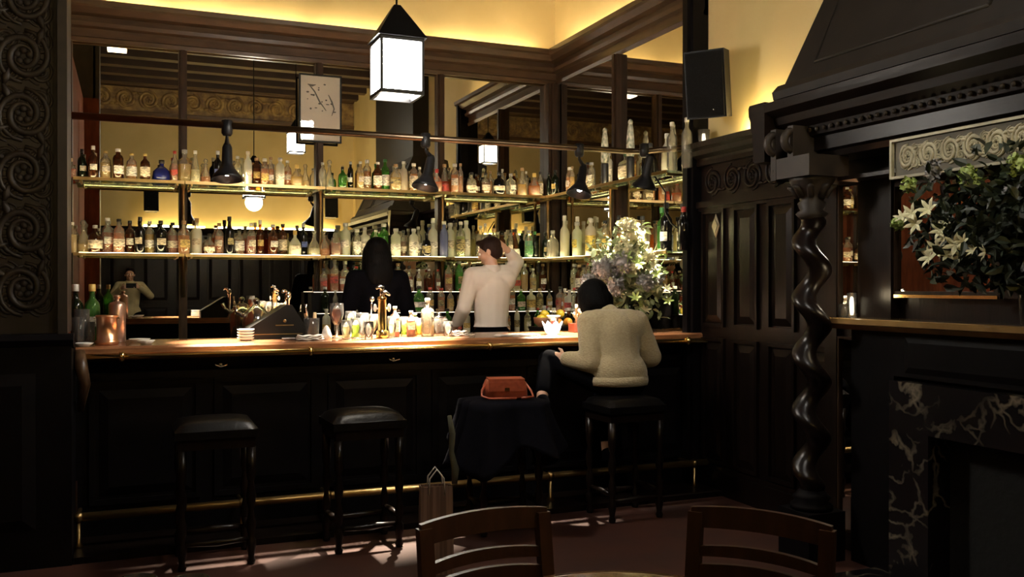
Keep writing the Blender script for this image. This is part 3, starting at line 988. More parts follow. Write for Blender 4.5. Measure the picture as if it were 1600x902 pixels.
# mantel shelf
SZ = 1.28
m = MB().sweep([(0, SZ - 0.06), (0.16, SZ - 0.06), (0.19, SZ - 0.035), (0.215, SZ - 0.03), (0.22, SZ - 0.004), (0.21, SZ), (0, SZ)], (3.62, FY0 + 0.33, 0), (3.62, FY1 - 0.23, 0), (-1, 0, 0))
m.build('mantel_shelf', pbr('mantel_wood_lit_gold', (0.42, 0.26, 0.10), 0.15, coat=0.9), fp)  # base colour lightened to carry the gold reflection along the shelf
for y0, y1 in ((FY0 + 0.53, 2.88), (2.96, 3.54)):
    MB().box((3.595, y0, 1.42), (3.617, y1, 1.95)).build('mantel_mirror', MIRROR2, fp)
for y0, y1 in ((FY0 + 0.50, 2.91), (2.93, 3.57)):
    MB().frame((3.575, y0, 1.39), (3.62, y1, 1.98), 0.03, 0).build('mirror_frame', POSTW, fp)
MB().box((3.57, 2.94, 1.388), (3.60, 3.56, 1.403)).build('frame_highlight', BRASS, fp)  # brass strip standing in for the gold highlight on the frame bottom
for y0 in (FY0 + 0.15, FY1 - 0.30):
    for zz in ((0.12, 1.15), (SZ + 0.005, 1.99)):
        MB().box((3.60, y0, zz[0]), (3.619, y0 + 0.15, zz[1])).build('slit_mirror', MIRROR2, fp)
        MB().frame((3.585, y0 - 0.01, zz[0] - 0.02 * (zz[0] < 1)), (3.62, y0 + 0.16, zz[1] + 0.02), 0.012, 0).build('slit_frame', POSTW, fp)
# marble surround and firebox
m = MB().box((3.46, 3.22, 0.0), (3.61, 3.46, 0.98)).box((3.46, 2.38, 0.0), (3.61, 2.62, 0.98)).box((3.46, 2.62, 0.74), (3.61, 3.22, 0.98))
m.build('marble_surround', MARBLE, fp)
m = MB().box((3.50, FY0 + 0.36, 1.0), (3.62, FY1 - 0.34, SZ - 0.06)).box((3.50, 3.47, 0), (3.62, FY1 - 0.34, 1.0)).box((3.50, FY0 + 0.36, 0), (3.62, 2.37, 1.0))
m.bevel_panel((3.499, 2.5, 1.02), (3.499, 3.4, 1.20), 0, -1, 0.03, 0.01)
m.build('mantel_panelling', BLACKW, fp)
m = MB().box((3.60, 2.62, 0.0), (3.618, 3.22, 0.74))
m.build('firebox', pbr('near_black_brick', (0.006, 0.006, 0.006), 0.9, bump=0.4, scale=20), fp)  # flat near-black panel closing the fire opening
m = MB().box((3.05, 2.30, 0), (3.46, 3.55, 0.03))
m.build('hearth', MARBLE, fp)

# diamond plate on the panelled wall
yd = atX(1118, XR - 0.085)
zd = zat(353, XR - 0.085, yd)
m = MB()
for s_, o_ in ((1.0, 0.0), (0.72, 0.004)):
    p_ = [(0, 0, -0.085 * s_), (0, -0.05 * s_, 0), (0, 0, 0.085 * s_), (0, 0.05 * s_, 0)]
    q_ = [(-0.006 - o_, b * 0.82, c * 0.82) for a, b, c in p_]
    m.add(p_ + q_, [(0, 1, 5, 4), (1, 2, 6, 5), (2, 3, 7, 6), (3, 0, 4, 7), (4, 5, 6, 7)])
tag(m.build('diamond_plaque', pbr('pewter_plaque', (0.30, 0.26, 0.20), 0.3, metal=0.7), loc=(XR - 0.083, yd, zd)), 'small diamond-shaped metal plaque on the dark panelled wall', 'plaque')

# ------------------------------------------------------------ speakers
def speaker(x, y, z, w, h, d, rz, tilt, lab):
    t = thing('wall_speaker', lab, 'speaker', (x, y, z), rz, 'black wall speakers')
    t.rotation_euler = (tilt, 0, rz)
    vs = []
    for zz in (-h / 2, h / 2):
        vs += [(-w / 2, -d / 2, zz), (w / 2, -d / 2, zz), (w * 0.36, d / 2, zz), (-w * 0.36, d / 2, zz)]
    MB().add(vs, [(3, 2, 1, 0), (4, 5, 6, 7), (0, 1, 5, 4), (1, 2, 6, 5), (2, 3, 7, 6), (3, 0, 4, 7)]).build('cabinet', BLACKM, t)
    m = MB().box((-w / 2 + 0.012, -d / 2 - 0.012, -h / 2 + 0.012), (w / 2 - 0.012, -d / 2, h / 2 - 0.012))
    m.build('grille', pbr('speaker_cloth', (0.006, 0.006, 0.006), 0.9, scale=200, bump=0.4, spec=0.1), t)
    MB().tube([(0, d / 2 - 0.01, 0), (0, d / 2 + 0.06, 0), (0, d / 2 + 0.13, 0.01)], [0.03, 0.014, 0.04], 8).build('bracket', BLACKM, t)
    MB().ell((w * 0.2, -d / 2 - 0.014, -h / 2 + 0.05), (0.006, 0.004, 0.006), 8, 6).build('badge', CHROME, t)
    return t


speaker(3.60, 5.17, 2.80, 0.27, 0.44, 0.26, math.radians(-52), math.radians(10), 'large black speaker tilted down beside the chimney hood')
speaker(0.32, YN + 0.22, 2.87, 0.24, 0.34, 0.2, PI, math.radians(-5), 'small black speaker on the far yellow wall, left one in the mirror')
speaker(3.38, YN + 0.22, 2.87, 0.24, 0.38, 0.2, PI, math.radians(-5), 'small black speaker on the far yellow wall by the corner, seen in mirror')

# framed print on the mullion
t = thing('framed_print', 'framed pale print of birds on branches hung on the mirror mullion', 'picture', (BAY[2], YM - 0.075, 2.70))
t.rotation_euler = (math.radians(0.8), 0, math.radians(-0.5))
MB().frame((-0.185, -0.018, 0), (0.185, 0.006, 0.59), 0.014, 1).build('frame', BLACKM, t)
MB().box((-0.175, -0.006, 0.010), (0.175, 0.003, 0.58)).build('print', PAPER, t)
m = MB()
INK = pbr('grey_ink', (0.16, 0.15, 0.14), 0.8)
m.tube([(-0.10, -0.007, 0.50), (-0.05, -0.007, 0.44), (-0.01, -0.007, 0.36), (0.05, -0.007, 0.28)], [0.004, 0.006, 0.007, 0.003], 5)
m.tube([(-0.11, -0.007, 0.50), (-0.07, -0.007, 0.49), (-0.04, -0.007, 0.50)], [0.003, 0.010, 0.002], 5)
m.tube([(0.07, -0.007, 0.42), (0.10, -0.007, 0.36), (0.12, -0.007, 0.30), (0.10, -0.007, 0.24)], [0.003, 0.007, 0.006, 0.002], 5)
for k in range(16):
    x, z = rnd.uniform(-0.12, 0.13), rnd.uniform(0.26, 0.52)
    m.ell((x, -0.007, z), (rnd.uniform(0.006, 0.016), 0.001, rnd.uniform(0.004, 0.010)), 7, 5)
m.build('drawing', INK, t)
MB().box((-0.172, -0.012, 0.013), (0.172, -0.010, 0.577)).build('cover_glass', thin_glass('print_glass', (0.97, 0.97, 0.97), 0.0, 0.5, rough=0.02), t)

# ================================================================ BOTTLES
SHAPES = {   # name: (profile, label z0, z1, fill z, section squash, cap radius, cap height, word)
    'whisky': ([(0.033, 0), (0.038, 0.006), (0.038, 0.175), (0.035, 0.200), (0.018, 0.222), (0.0135, 0.236), (0.0135, 0.265), (0.016, 0.267), (0.016, 0.272)], 0.05, 0.145, 0.17, None, 0.0165, 0.025, 'round-shouldered'),
    'wine': ([(0.034, 0), (0.037, 0.008), (0.037, 0.195), (0.033, 0.22), (0.016, 0.245), (0.0135, 0.26), (0.0135, 0.295), (0.016, 0.297), (0.016, 0.305)], 0.06, 0.155, 0.19, None, 0.0165, 0.040, 'tall wine'),
    'square': ([(0.036, 0), (0.040, 0.006), (0.040, 0.165), (0.036, 0.185), (0.018, 0.200), (0.014, 0.212), (0.014, 0.245), (0.016, 0.25)], 0.045, 0.14, 0.15, 5, 0.018, 0.028, 'square'),
    'squat': ([(0.046, 0), (0.056, 0.012), (0.059, 0.05), (0.053, 0.095), (0.030, 0.125), (0.015, 0.140), (0.014, 0.17), (0.017, 0.175)], 0.03, 0.085, 0.085, None, 0.019, 0.032, 'squat round'),
    'slim': ([(0.025, 0), (0.028, 0.006), (0.029, 0.20), (0.024, 0.235), (0.014, 0.255), (0.012, 0.27), (0.012, 0.30), (0.014, 0.305)], 0.06, 0.15, 0.19, None, 0.0145, 0.03, 'slim'),
    'flask': ([(0.040, 0), (0.044, 0.008), (0.046, 0.10), (0.038, 0.135), (0.016, 0.15), (0.014, 0.185), (0.017, 0.19)], 0.035, 0.095, 0.10, 3.2, 0.018, 0.022, 'flask-shaped'),
    'cone': ([(0.046, 0), (0.050, 0.008), (0.044, 0.07), (0.028, 0.15), (0.016, 0.19), (0.014, 0.225), (0.017, 0.23)], 0.02, 0.08, 0.10, None, 0.018, 0.026, 'cone-shaped'),
    'decanter': ([(0.050, 0), (0.055, 0.01), (0.056, 0.055), (0.045, 0.115), (0.022, 0.155), (0.016, 0.18), (0.017, 0.205), (0.024, 0.215)], 0.03, 0.08, 0.075, None, 0.024, 0.042, 'ball-stoppered decanter'),
    'gin': ([(0.034, 0), (0.037, 0.005), (0.038, 0.19), (0.030, 0.212), (0.017, 0.222), (0.015, 0.255), (0.018, 0.258)], 0.04, 0.15, 0.17, None, 0.020, 0.028, 'straight-sided'),
}
G = {
    'clear': thin_glass('clear_bottle_glass', (0.95, 0.94, 0.86), 0.22, 1.0, (1.0, 0.93, 0.75)),
    'green': thin_glass('green_bottle_glass', (0.22, 0.62, 0.16), 0.22, 1.0, (0.25, 0.6, 0.15)),
    'dark green': thin_glass('dark_green_bottle_glass', (0.04, 0.09, 0.03), 0.35, 1.0, (0.02, 0.035, 0.015)),
    'brown': thin_glass('brown_bottle_glass', (0.32, 0.13, 0.04), 0.25, 1.0, (0.25, 0.09, 0.03)),
    'black': thin_glass('black_bottle_glass', (0.02, 0.02, 0.02), 0.6, 1.0, (0.012, 0.012, 0.014)),
    'cobalt blue': thin_glass('cobalt_bottle_glass', (0.03, 0.06, 0.45), 0.4, 1.0, (0.03, 0.05, 0.4)),
    'pale blue': thin_glass('pale_blue_bottle_glass', (0.55, 0.62, 0.90), 0.3, 1.0, (0.45, 0.5, 0.9)),
    'frosted white': thin_glass('frosted_bottle_glass', (0.8, 0.8, 0.7), 0.62, 0.6, (0.95, 0.92, 0.78)),
}


def liquid_mat(n, c):
    return thin_glass('liquid_' + n, tuple(min(1, x * 1.15) for x in c), 0.42, 0.3, c)


LQ = {
    'amber': liquid_mat('amber', (0.92, 0.42, 0.08)), 'gold': liquid_mat('gold', (0.98, 0.72, 0.22)), 'red': liquid_mat('red', (0.60, 0.10, 0.05)),
    'orange': liquid_mat('orange', (0.85, 0.30, 0.10)), 'brown': liquid_mat('brown', (0.42, 0.14, 0.05)), 'lime': liquid_mat('lime', (0.66, 0.80, 0.22)),
    'teal': liquid_mat('teal', (0.18, 0.80, 0.58)), 'pale': liquid_mat('pale', (0.95, 0.90, 0.68)), 'green': liquid_mat('green', (0.2, 0.6, 0.15)), None: None,
}
LB = {n: pbr('label_%s' % n, c, 0.75, col2=tuple(0.25 * v + 0.02 for v in c) if n not in ('black',) else (0.35, 0.28, 0.12), scale=75, detail=1, stretch=(0.45, 0.45, 1)) for n, c in dict(cream=(0.66, 0.55, 0.40), white=(0.78, 0.72, 0.62), black=(0.02, 0.018, 0.018), gold=(0.62, 0.42, 0.12), yellow=(0.80, 0.62, 0.12), blue=(0.08, 0.12, 0.40), red=(0.50, 0.06, 0.04), green=(0.08, 0.25, 0.08)).items()}
CP = {n: pbr('cap_%s' % n, c, 0.4) for n, c in dict(black=(0.015, 0.014, 0.014), gold=(0.60, 0.42, 0.12), white=(0.82, 0.78, 0.68), red=(0.45, 0.04, 0.03), silver=(0.55, 0.53, 0.50), cork=(0.45, 0.28, 0.14), green=(0.04, 0.18, 0.05)).items()}
CACHE = {}


def bmesh_part(kind, part, mat, var=0):
    key = (kind, part, mat.name, var)
    if key in CACHE:
        return CACHE[key]
    prof, l0, l1, fill, sq, cr, ch, _ = SHAPES[kind]
    m = MB()
    if part == 'glass':
        m.lathe(prof, 18, squash=sq)
    elif part == 'liquid':
        q = [(max(r - 0.0035, 0.004), z + (0.005 if i == 0 else 0)) for i, (r, z) in enumerate(prof) if z < fill]
        q.append((q[-1][0], fill))
        m.lathe(q, 16, squash=sq)
    elif part == 'label':
        if var:
            l0, l1 = l0 + (l1 - l0) * (0.30 if var == 1 else 0.1), l1 - (l1 - l0) * (0.12 if var == 1 else 0.25)
        half = (115, 48, 75)[var]

        def rad(z):
            for (r0, z0), (r1, z1) in zip(prof, prof[1:]):
                if z0 <= z <= z1:
                    return r0 + (r1 - r0) * (z - z0) / max(z1 - z0, 1e-6)
            return prof[-1][0]
        vs, fs = [], []
        n = 14
        for off in (0.0006, 0.0014):
            for z in (l0, (l0 + l1) / 2, l1):
                for k in range(n + 1):
                    a = -PI / 2 + math.radians(-half + 2 * half * k / n)
                    c, d = math.cos(a), math.sin(a)
                    if sq:
                        e = (abs(c) ** sq + abs(d) ** sq) ** (-1 / sq)
                        c, d = c * e, d * e
                    vs.append(((rad(z) + off) * c, (rad(z) + off) * d, z))
        W_ = n + 1
        for s_ in range(2):
            for i in range(2):
                for k in range(n):
                    b_ = s_ * 3 * W_ + i * W_ + k
                    f = (b_, b_ + 1, b_ + W_ + 1, b_ + W_)
                    fs.append(f if s_ else f[::-1])
        m.add(vs, fs, True)
    elif part == 'cap':
        r1, z1 = prof[-1]
        if kind == 'decanter':
            m.lathe([(0.008, z1 - 0.01), (0.010, z1 + 0.005), (0.022, z1 + 0.018), (0.026, z1 + 0.032), (0.018, z1 + 0.048), (0.004, z1 + 0.054)], 14)
        else:
            m.lathe([(cr - 0.001, z1 - ch * 0.45), (cr, z1 - ch * 0.40), (cr, z1 + ch * 0.5), (cr * 0.8, z1 + ch * 0.56)], 12)
    me = m.mesh(part)
    me.materials.append(mat)
    CACHE[key] = me
    return me


BOTTLES = []
rvar = random.Random(3)
ORD = ['', 'first', 'second', 'third', 'fourth', 'fifth', 'sixth', 'seventh', 'eighth', 'ninth', 'tenth'] + ['%d%s' % (k, {1: 'st', 2: 'nd', 3: 'rd'}.get(k % 10, 'th') if k > 20 else 'th') for k in range(11, 90)]


def bottle(x, y, z, kind, h, glass='clear', liq=None, label=None, cap='black', rz=0.0, wid=1.0, group='', full=True):
    prof = SHAPES[kind][0]
    h0 = prof[-1][1] + (0.04 if kind == 'decanter' else 0.012)
    s = h / h0
    t = bpy.data.objects.new('liquor_bottle' if kind not in ('wine', 'decanter') else ('wine_bottle' if kind == 'wine' else 'decanter'), None)
    COL.objects.link(t)
    t.location = (x, y, z + 0.0005)
    t.rotation_euler = (0, 0, rz)
    t.scale = ((s * 0.5 + 0.5) * wid, (s * 0.5 + 0.5) * wid, s)
    link('glass', bmesh_part(kind, 'glass', G[glass]), t)
    if liq and full:
        link('liquid', bmesh_part(kind, 'liquid', LQ[liq]), t)
    if label:
        link('label', bmesh_part(kind, 'label', LB[label], rvar.choice((0, 1, 1, 2))), t)
    link('cap' if kind != 'decanter' else 'stopper', bmesh_part(kind, 'cap', CP[cap] if kind != 'decanter' else G['clear']), t)
    t['category'] = 'bottle' if kind != 'decanter' else 'decanter'
    t['group'] = group
    BOTTLES.append((t, kind, glass, liq, label, cap, group))
    return t


def shelf_row(items, where, yb=None, xb=None, zt=0, rz=0.0):
    """items: (px, height px, kind, glass, liquid, label, cap[, width])"""
    for it in items:
        px, hp, kind, gl, lq, lb, cp_ = it[:7]
        wd = it[7] if len(it) > 7 else 1.0
        if yb is not None:
            x, y = atY(px, yb), yb
        else:
            x, y = xb, atX(px, xb)
        dy = (0.030 if items.index(it) % 2 else -0.030) + rnd.uniform(-0.004, 0.004)
        d = depth(x, y)
        bottle(x if yb is not None else x + dy, y + (dy if yb is not None else 0), zt, kind, hp * d / F_PX, gl, lq, lb, cp_, rz + rnd.uniform(-0.5, 0.5), wd, where)


YS = YM - 0.19
UP = [(112, 30, 'squat', 'clear', 'red', None, 'cork', .7), (128, 46, 'wine', 'dark green', None, 'cream', 'black'), (146, 50, 'wine', 'brown', None, 'white', 'white'),
      (165, 46, 'whisky', 'clear', 'gold', 'cream', 'gold', 1.15), (185, 48, 'gin', 'brown', 'brown', 'white', 'white', 1.1), (206, 44, 'whisky', 'clear', 'amber', 'white', 'gold', 1.15),
      (227, 42, 'whisky', 'brown', 'brown', 'cream', 'gold', 1.1), (253, 34, 'squat', 'cobalt blue', None, None, 'black', 1.25), (273, 48, 'slim', 'clear', 'red', 'red', 'red'),
      (289, 52, 'square', 'clear', 'gold', None, 'silver', 1.2), (305, 50, 'cone', 'clear', 'pale', None, 'white', .8), (322, 38, 'decanter', 'clear', 'amber', None, 'cork', .8), (340, 50, 'wine', 'black', None, 'blue', 'silver'),
      (372, 46, 'whisky', 'clear', 'pale', None, 'silver'), (387, 52, 'slim', 'frosted white', None, 'white', 'white', 1.2), (402, 44, 'gin', 'brown', 'amber', 'gold', 'cork'),
      (413, 42, 'gin', 'clear', 'amber', 'gold', 'white'), (424, 46, 'slim', 'clear', 'amber', 'white', 'cork', 1.1), (437, 44, 'gin', 'frosted white', 'pale', 'white', 'silver'),
      (450, 42, 'whisky', 'clear', 'amber', 'cream', 'white'), (463, 34, 'squat', 'clear', 'gold', None, 'gold', .9), (478, 36, 'decanter', 'clear', 'gold', None, 'gold', .8),
      (503, 40, 'whisky', 'clear', None, None, 'silver', .9), (516, 44, 'decanter', 'clear', None, None, 'silver', .8), (534, 34, 'flask', 'green', None, None, 'black', .8), (549, 44, 'slim', 'black', None, 'white', 'silver'),
      (562, 44, 'whisky', 'clear', 'gold', 'cream', 'silver', .95), (575, 48, 'gin', 'clear', 'amber', 'white', 'silver', .95), (589, 44, 'whisky', 'brown', 'amber', 'white', 'white', 1.05), (603, 50, 'whisky', 'green', 'green', 'white', 'green', 1.05),
      (617, 42, 'flask', 'clear', 'gold', 'black', 'cork', 1.0), (632, 48, 'whisky', 'frosted white', 'gold', None, 'white'), (645, 44, 'gin', 'clear', 'amber', 'cream', 'white'), (657, 40, 'slim', 'clear', 'pale', 'cream', 'white'),
      (681, 36, 'squat', 'clear', 'orange', None, 'red', .8), (696, 46, 'cone', 'clear', 'red', 'red', 'cork', .9), (709, 46, 'gin', 'clear', 'amber', 'cream', 'silver'), (721, 48, 'slim', 'clear', 'amber', None, 'cork'),
      (735, 34, 'flask', 'clear', None, 'cream', 'black'), (746, 33, 'flask', 'brown', None, 'white', 'black', .7), (757, 34, 'square', 'clear', 'brown', 'cream', 'black'), (768, 38, 'slim', 'clear', 'amber', None, 'cork', .8), (778, 36, 'flask', 'black', None, 'cream', 'black', 1.1), (787, 42, 'slim', 'clear', 'gold', 'cream', 'silver', .8), (796, 34, 'square', 'clear', None, 'white', 'silver', 1.1),
      (805, 36, 'gin', 'brown', None, 'cream', 'gold', .8), (814, 44, 'cone', 'clear', 'gold', None, 'cork', .9), (824, 40, 'slim', 'clear', 'pale', None, 'white', .8), (833, 36, 'squat', 'clear', 'amber', None, 'gold', 0.9), (846, 40, 'gin', 'clear', 'gold', 'cream', 'black', .8), (855, 38, 'slim', 'dark green', None, None, 'black', .9)]
LO = [(113, 48, 'whisky', 'clear', 'gold', None, 'white'), (130, 50, 'decanter', 'clear', 'gold', None, 'silver', .9), (149, 44, 'flask', 'brown', 'brown', 'cream', 'silver'),
      (168, 56, 'whisky', 'clear', 'red', 'white', 'white', 1.2), (186, 54, 'whisky', 'clear', 'orange', 'cream', 'black', 1.15), (203, 52, 'whisky', 'brown', 'red', 'white', 'black'), (219, 56, 'wine', 'black', None, 'cream', 'black', 1.05),
      (234, 52, 'whisky', 'clear', 'gold', 'white', 'white', .95), (251, 52, 'whisky', 'black', 'brown', 'cream', 'black', 1.2), (270, 50, 'whisky', 'clear', 'red', 'cream', 'black', 1.1), (287, 52, 'square', 'clear', 'amber', 'gold', 'cork', .95),
      (308, 56, 'wine', 'frosted white', None, 'cream', 'cork', 1.15), (327, 32, 'squat', 'clear', 'brown', 'cream', 'black', .8), (343, 50, 'whisky', 'clear', 'orange', 'cream', 'cork', 1.05), (358, 58, 'wine', 'black', None, 'black', 'black'),
      (375, 42, 'square', 'clear', 'brown', 'white', 'black', 1.05), (392, 50, 'whisky', 'clear', 'red', 'cream', 'white', 1.0), (407, 54, 'wine', 'brown', 'amber', 'gold', 'white', .9), (426, 48, 'whisky', 'brown', 'amber', 'white', 'silver', 1.15), (443, 50, 'whisky', 'brown', None, 'cream', 'black', 1.0),
      (460, 38, 'squat', 'frosted white', 'pale', 'cream', 'gold', .85), (475, 50, 'wine', 'black', None, 'blue', 'silver', 1.0), (490, 40, 'decanter', 'clear', 'pale', None, 'silver'),
      (507, 40, 'decanter', 'clear', 'amber', None, 'silver'), (524, 42, 'flask', 'clear', 'red', None, 'black', .9), (541, 52, 'gin', 'frosted white', 'lime', 'white', 'silver', 1.1), (557, 42, 'gin', 'clear', None, 'white', 'white'), (571, 46, 'square', 'frosted white', 'pale', 'white', 'silver'),
      (586, 42, 'whisky', 'clear', 'pale', None, 'white'), (601, 52, 'gin', 'green', 'lime', None, 'white', 1.1), (617, 44, 'gin', 'frosted white', 'lime', 'white', 'silver', 1.2), (632, 42, 'slim', 'clear', 'brown', 'cream', 'black', 1.15),
      (645, 44, 'gin', 'frosted white', None, 'white', 'silver', 1.1), (655, 48, 'whisky', 'clear', None, 'white', 'silver', .9), (665, 38, 'flask', 'black', None, 'black', 'black', .85), (678, 60, 'wine', 'frosted white', None, 'white', 'white', 1.1), (692, 56, 'slim', 'pale blue', None, None, 'white', 1.35),
      (705, 54, 'gin', 'frosted white', 'lime', 'cream', 'silver', 1.05), (718, 56, 'whisky', 'clear', 'lime', 'black', 'white', 1.0), (730, 58, 'gin', 'frosted white', None, 'white', 'silver', .95), (749, 50, 'whisky', 'clear', None, 'white', 'white'), (760, 54, 'slim', 'clear', 'pale', None, 'silver', .9), (770, 46, 'gin', 'clear', 'pale', 'white', 'cork'), (787, 40, 'whisky', 'brown', None, 'cream', 'black', .85),
      (796, 44, 'slim', 'clear', 'pale', 'cream', 'black', .8), (805, 46, 'cone', 'brown', None, 'white', 'black', 1.1), (824, 44, 'gin', 'clear', 'teal', 'green', 'silver', 1.1), (838, 42, 'wine', 'dark green', None, None, 'green', 1.0), (850, 40, 'wine', 'dark green', None, 'black', 'black', 1.0)]
shelf_row(UP, 'bottles on the upper long shelf', yb=YS, zt=ZU)
shelf_row(LO, 'bottles on the lower long shelf', yb=YS, zt=ZLW)
XS = XM - 0.125
RZ = -PI / 2
URI = [(872, 40, 'whisky', 'dark green', None, 'gold', 'black'), (886, 42, 'gin', 'clear', 'amber', 'cream', 'white'), (899, 40, 'slim', 'clear', 'gold', None, 'cork'), (913, 44, 'whisky', 'brown', 'amber', 'cream', 'black'),
       (929, 40, 'gin', 'clear', None, 'white', 'silver'), (943, 54, 'slim', 'clear', 'red', 'black', 'black', 1.1), (955, 50, 'gin', 'frosted white', None, 'white', 'silver'), (974, 46, 'square', 'clear', 'pale', 'cream', 'green', 1.5), (992, 48, 'whisky', 'clear', 'amber', 'gold', 'black', 1.15),
       (1006, 50, 'gin', 'brown', 'brown', 'cream', 'red', 1.1), (1020, 50, 'squat', 'black', None, None, 'black', 1.0), (1036, 62, 'wine', 'frosted white', None, None, 'white', 1.15)]
LRI = [(868, 44, 'flask', 'clear', None, None, 'silver', 1.0), (879, 58, 'slim', 'frosted white', None, 'white', 'white', 1.2), (887, 64, 'wine', 'frosted white', 'pale', None, 'white', 1.0), (898, 62, 'wine', 'clear', 'pale', 'white', 'white', 1.0), (907, 54, 'gin', 'frosted white', 'lime', 'yellow', 'silver', 1.1),
       (917, 60, 'slim', 'clear', 'pale', 'white', 'silver', 1.2), (928, 58, 'gin', 'frosted white', 'gold', 'yellow', 'white', 1.1), (939, 52, 'gin', 'clear', 'gold', 'yellow', 'cork', 1.1), (950, 54, 'whisky', 'clear', 'gold', 'yellow', 'black', 1.1), (962, 60, 'wine', 'clear', 'lime', 'white', 'black', 1.0), (976, 54, 'whisky', 'clear', 'amber', 'cream', 'black', 1.0),
       (992, 52, 'gin', 'clear', None, 'white', 'cork', 1.0), (1010, 56, 'wine', 'clear', 'pale', None, 'black', 1.0), (1029, 68, 'wine', 'green', 'green', None, 'green', 1.05), (1047, 74, 'wine', 'black', None, 'white', 'black', 1.15), (1061, 72, 'wine', 'black', None, 'white', 'black', 1.1), (1074, 66, 'wine', 'black', None, None, 'red', 1.1)]
shelf_row(URI, 'bottles on the upper short shelf', xb=XS, zt=ZU, rz=RZ)
shelf_row(LRI, 'bottles on the lower short shelf', xb=XS, zt=ZLW, rz=RZ)
# riser bottles
kinds = ['whisky', 'gin', 'slim', 'square', 'wine', 'flask', 'whisky', 'gin']
tint = [('clear', 'amber'), ('clear', None), ('frosted white', None), ('brown', 'brown'), ('dark green', None), ('clear', 'red'), ('clear', 'gold'), ('clear', 'orange'), ('clear', 'pale'), ('green', 'green')]
r5 = random.Random(21)
for i, (y, z) in enumerate(RISE):
    x = 1.50 + 0.02 * i
    while x < 3.63:
        g_, l_ = r5.choice(tint)
        bottle(x, y, z, r5.choice(kinds), r5.uniform(0.19, 0.235) if i < 2 else r5.uniform(0.20, 0.28), g_, l_, r5.choice(['cream', 'white', 'white', 'black', 'red', 'gold', None]), r5.choice(['black', 'silver', 'white', 'red', 'cork']), r5.uniform(-.4, .4), 1.0, 'bottles on the %s step of the long riser' % ('lowest', 'middle', 'top')[i])
        x += r5.uniform(0.086, 0.104)
for i, (x, z) in enumerate(RISEX):
    y = 7.42
    while y > 6.34:
        g_, l_ = r5.choice(tint)
        bottle(x, y, z, r5.choice(kinds), r5.uniform(0.19, 0.235) if i < 2 else r5.uniform(0.20, 0.28), g_, l_, r5.choice(['cream', 'white', 'white', 'black', 'red', None]), r5.choice(['black', 'silver', 'white', 'red', 'cork']), RZ + r5.uniform(-.4, .4), 1.0, 'bottles on the %s step of the short riser' % ('lowest', 'middle', 'top')[i])
        y -= r5.uniform(0.088, 0.11)
for (t, kind, *_r, g), (t2, kind2, *_r2, g2) in zip(BOTTLES, BOTTLES[1:]):
    if g == g2:
        r1 = max(r for r, z in SHAPES[kind][0]) * (1.07 if SHAPES[kind][4] else 1) * t.scale.x
        r2 = max(r for r, z in SHAPES[kind2][0]) * (1.07 if SHAPES[kind2][4] else 1) * t2.scale.x
        dd = (t.location - t2.location).to_2d().length if hasattr(t.location, 'to_2d') else (t.location - t2.location).length
        if r1 + r2 > dd * 0.985:
            k_ = dd * 0.985 / (r1 + r2)
            t.scale.x *= k_; t.scale.y *= k_
            t2.scale.x *= k_; t2.scale.y *= k_
# unique wording: look first, then its neighbour-to-neighbour place on the shelf
cnt = {}
SHORTG = {'bottles on the upper long shelf': ('upper long shelf', 'pillar'), 'bottles on the lower long shelf': ('lower long shelf', 'pillar'),
          'bottles on the upper short shelf': ('upper short shelf', 'corner'), 'bottles on the lower short shelf': ('lower short shelf', 'corner')}
for s_ in ('lowest', 'middle', 'top'):
    SHORTG['bottles on the %s step of the long riser' % s_] = ('long riser, %s step' % s_, 'pillar')
    SHORTG['bottles on the %s step of the short riser' % s_] = ('short riser, %s step' % s_, 'corner')
for t, kind, gl, lq, lb, cp_, g in BOTTLES:
    cnt[g] = cnt.get(g, 0) + 1
    w = SHAPES[kind][7]
    c = {'clear': (lq if lq else 'clear')}.get(gl, gl)
    c = {'pale': 'pale straw'}.get(c, c)
    bits = [c, w] + ([] if kind == 'decanter' else ['bottle'])
    lab = ' '.join(bits) + ((' with %s label' % lb) if lb else ' without label') + (' and %s top' % cp_ if kind != 'decanter' else '')
    pl, fr_ = SHORTG[g]
    t['label'] = '%s, %s from %s on %s' % (lab.replace(' with', ',').replace(' and', ',') if False else lab, ORD[cnt[g]], fr_, pl)
    ws = t['label'].split()
    if len(ws) > 16:
        t['label'] = t['label'].replace(' without label', '')
        ws = t['label'].split()
    if len(ws) > 16:
        t['label'] = t['label'].replace(' and %s top' % cp_, '')

# tall patterned porcelain bottles on the upper short shelf, in front of the others
PORC = pbr('painted_porcelain', (0.70, 0.66, 0.52), 0.25, col2=(0.18, 0.22, 0.16), scale=26, detail=1)
for px, nm in ((945, 'nearer the corner'), (985, 'nearer the flowers')):
    x = SX0 + 0.035
    y = atX(px, x)
    t = thing('porcelain_bottle', 'tall painted porcelain spirit bottle on upper short shelf, %s' % nm, 'bottle', (x, y, ZU + 0.0005), 0, 'tall porcelain bottles')
    t.scale = (0.8, 0.8, 1)
    MB().lathe([(0.036, 0), (0.040, 0.01), (0.040, 0.16), (0.036, 0.175)], 18).build('base', G['black'] if False else CP['black'], t)
    MB().lathe([(0.034, 0.175), (0.042, 0.19), (0.040, 0.30), (0.030, 0.39), (0.022, 0.43)], 18).build('body', PORC, t)
    MB().ell((0, 0, 0.445), (0.024, 0.024, 0.026), 14, 9).build('stopper', PORC, t)
for px, hp, nm in ((1050, 58, 'left'), (1073, 50, 'right')):
    x = SX0 + 0.06
    y = atX(px, x)
    t = thing('syrup_bottle', 'clear glass bottle with white pourer at shelf end above wine bottles, %s one' % nm, 'bottle', (x, y, ZU + 0.0005), 0, 'clear bottles with white pourers')
    link('glass', bmesh_part('whisky', 'glass', G['clear']), t)
    link('cap', bmesh_part('whisky', 'cap', CP['white']), t)
    t.scale = (1, 1, 1.25)
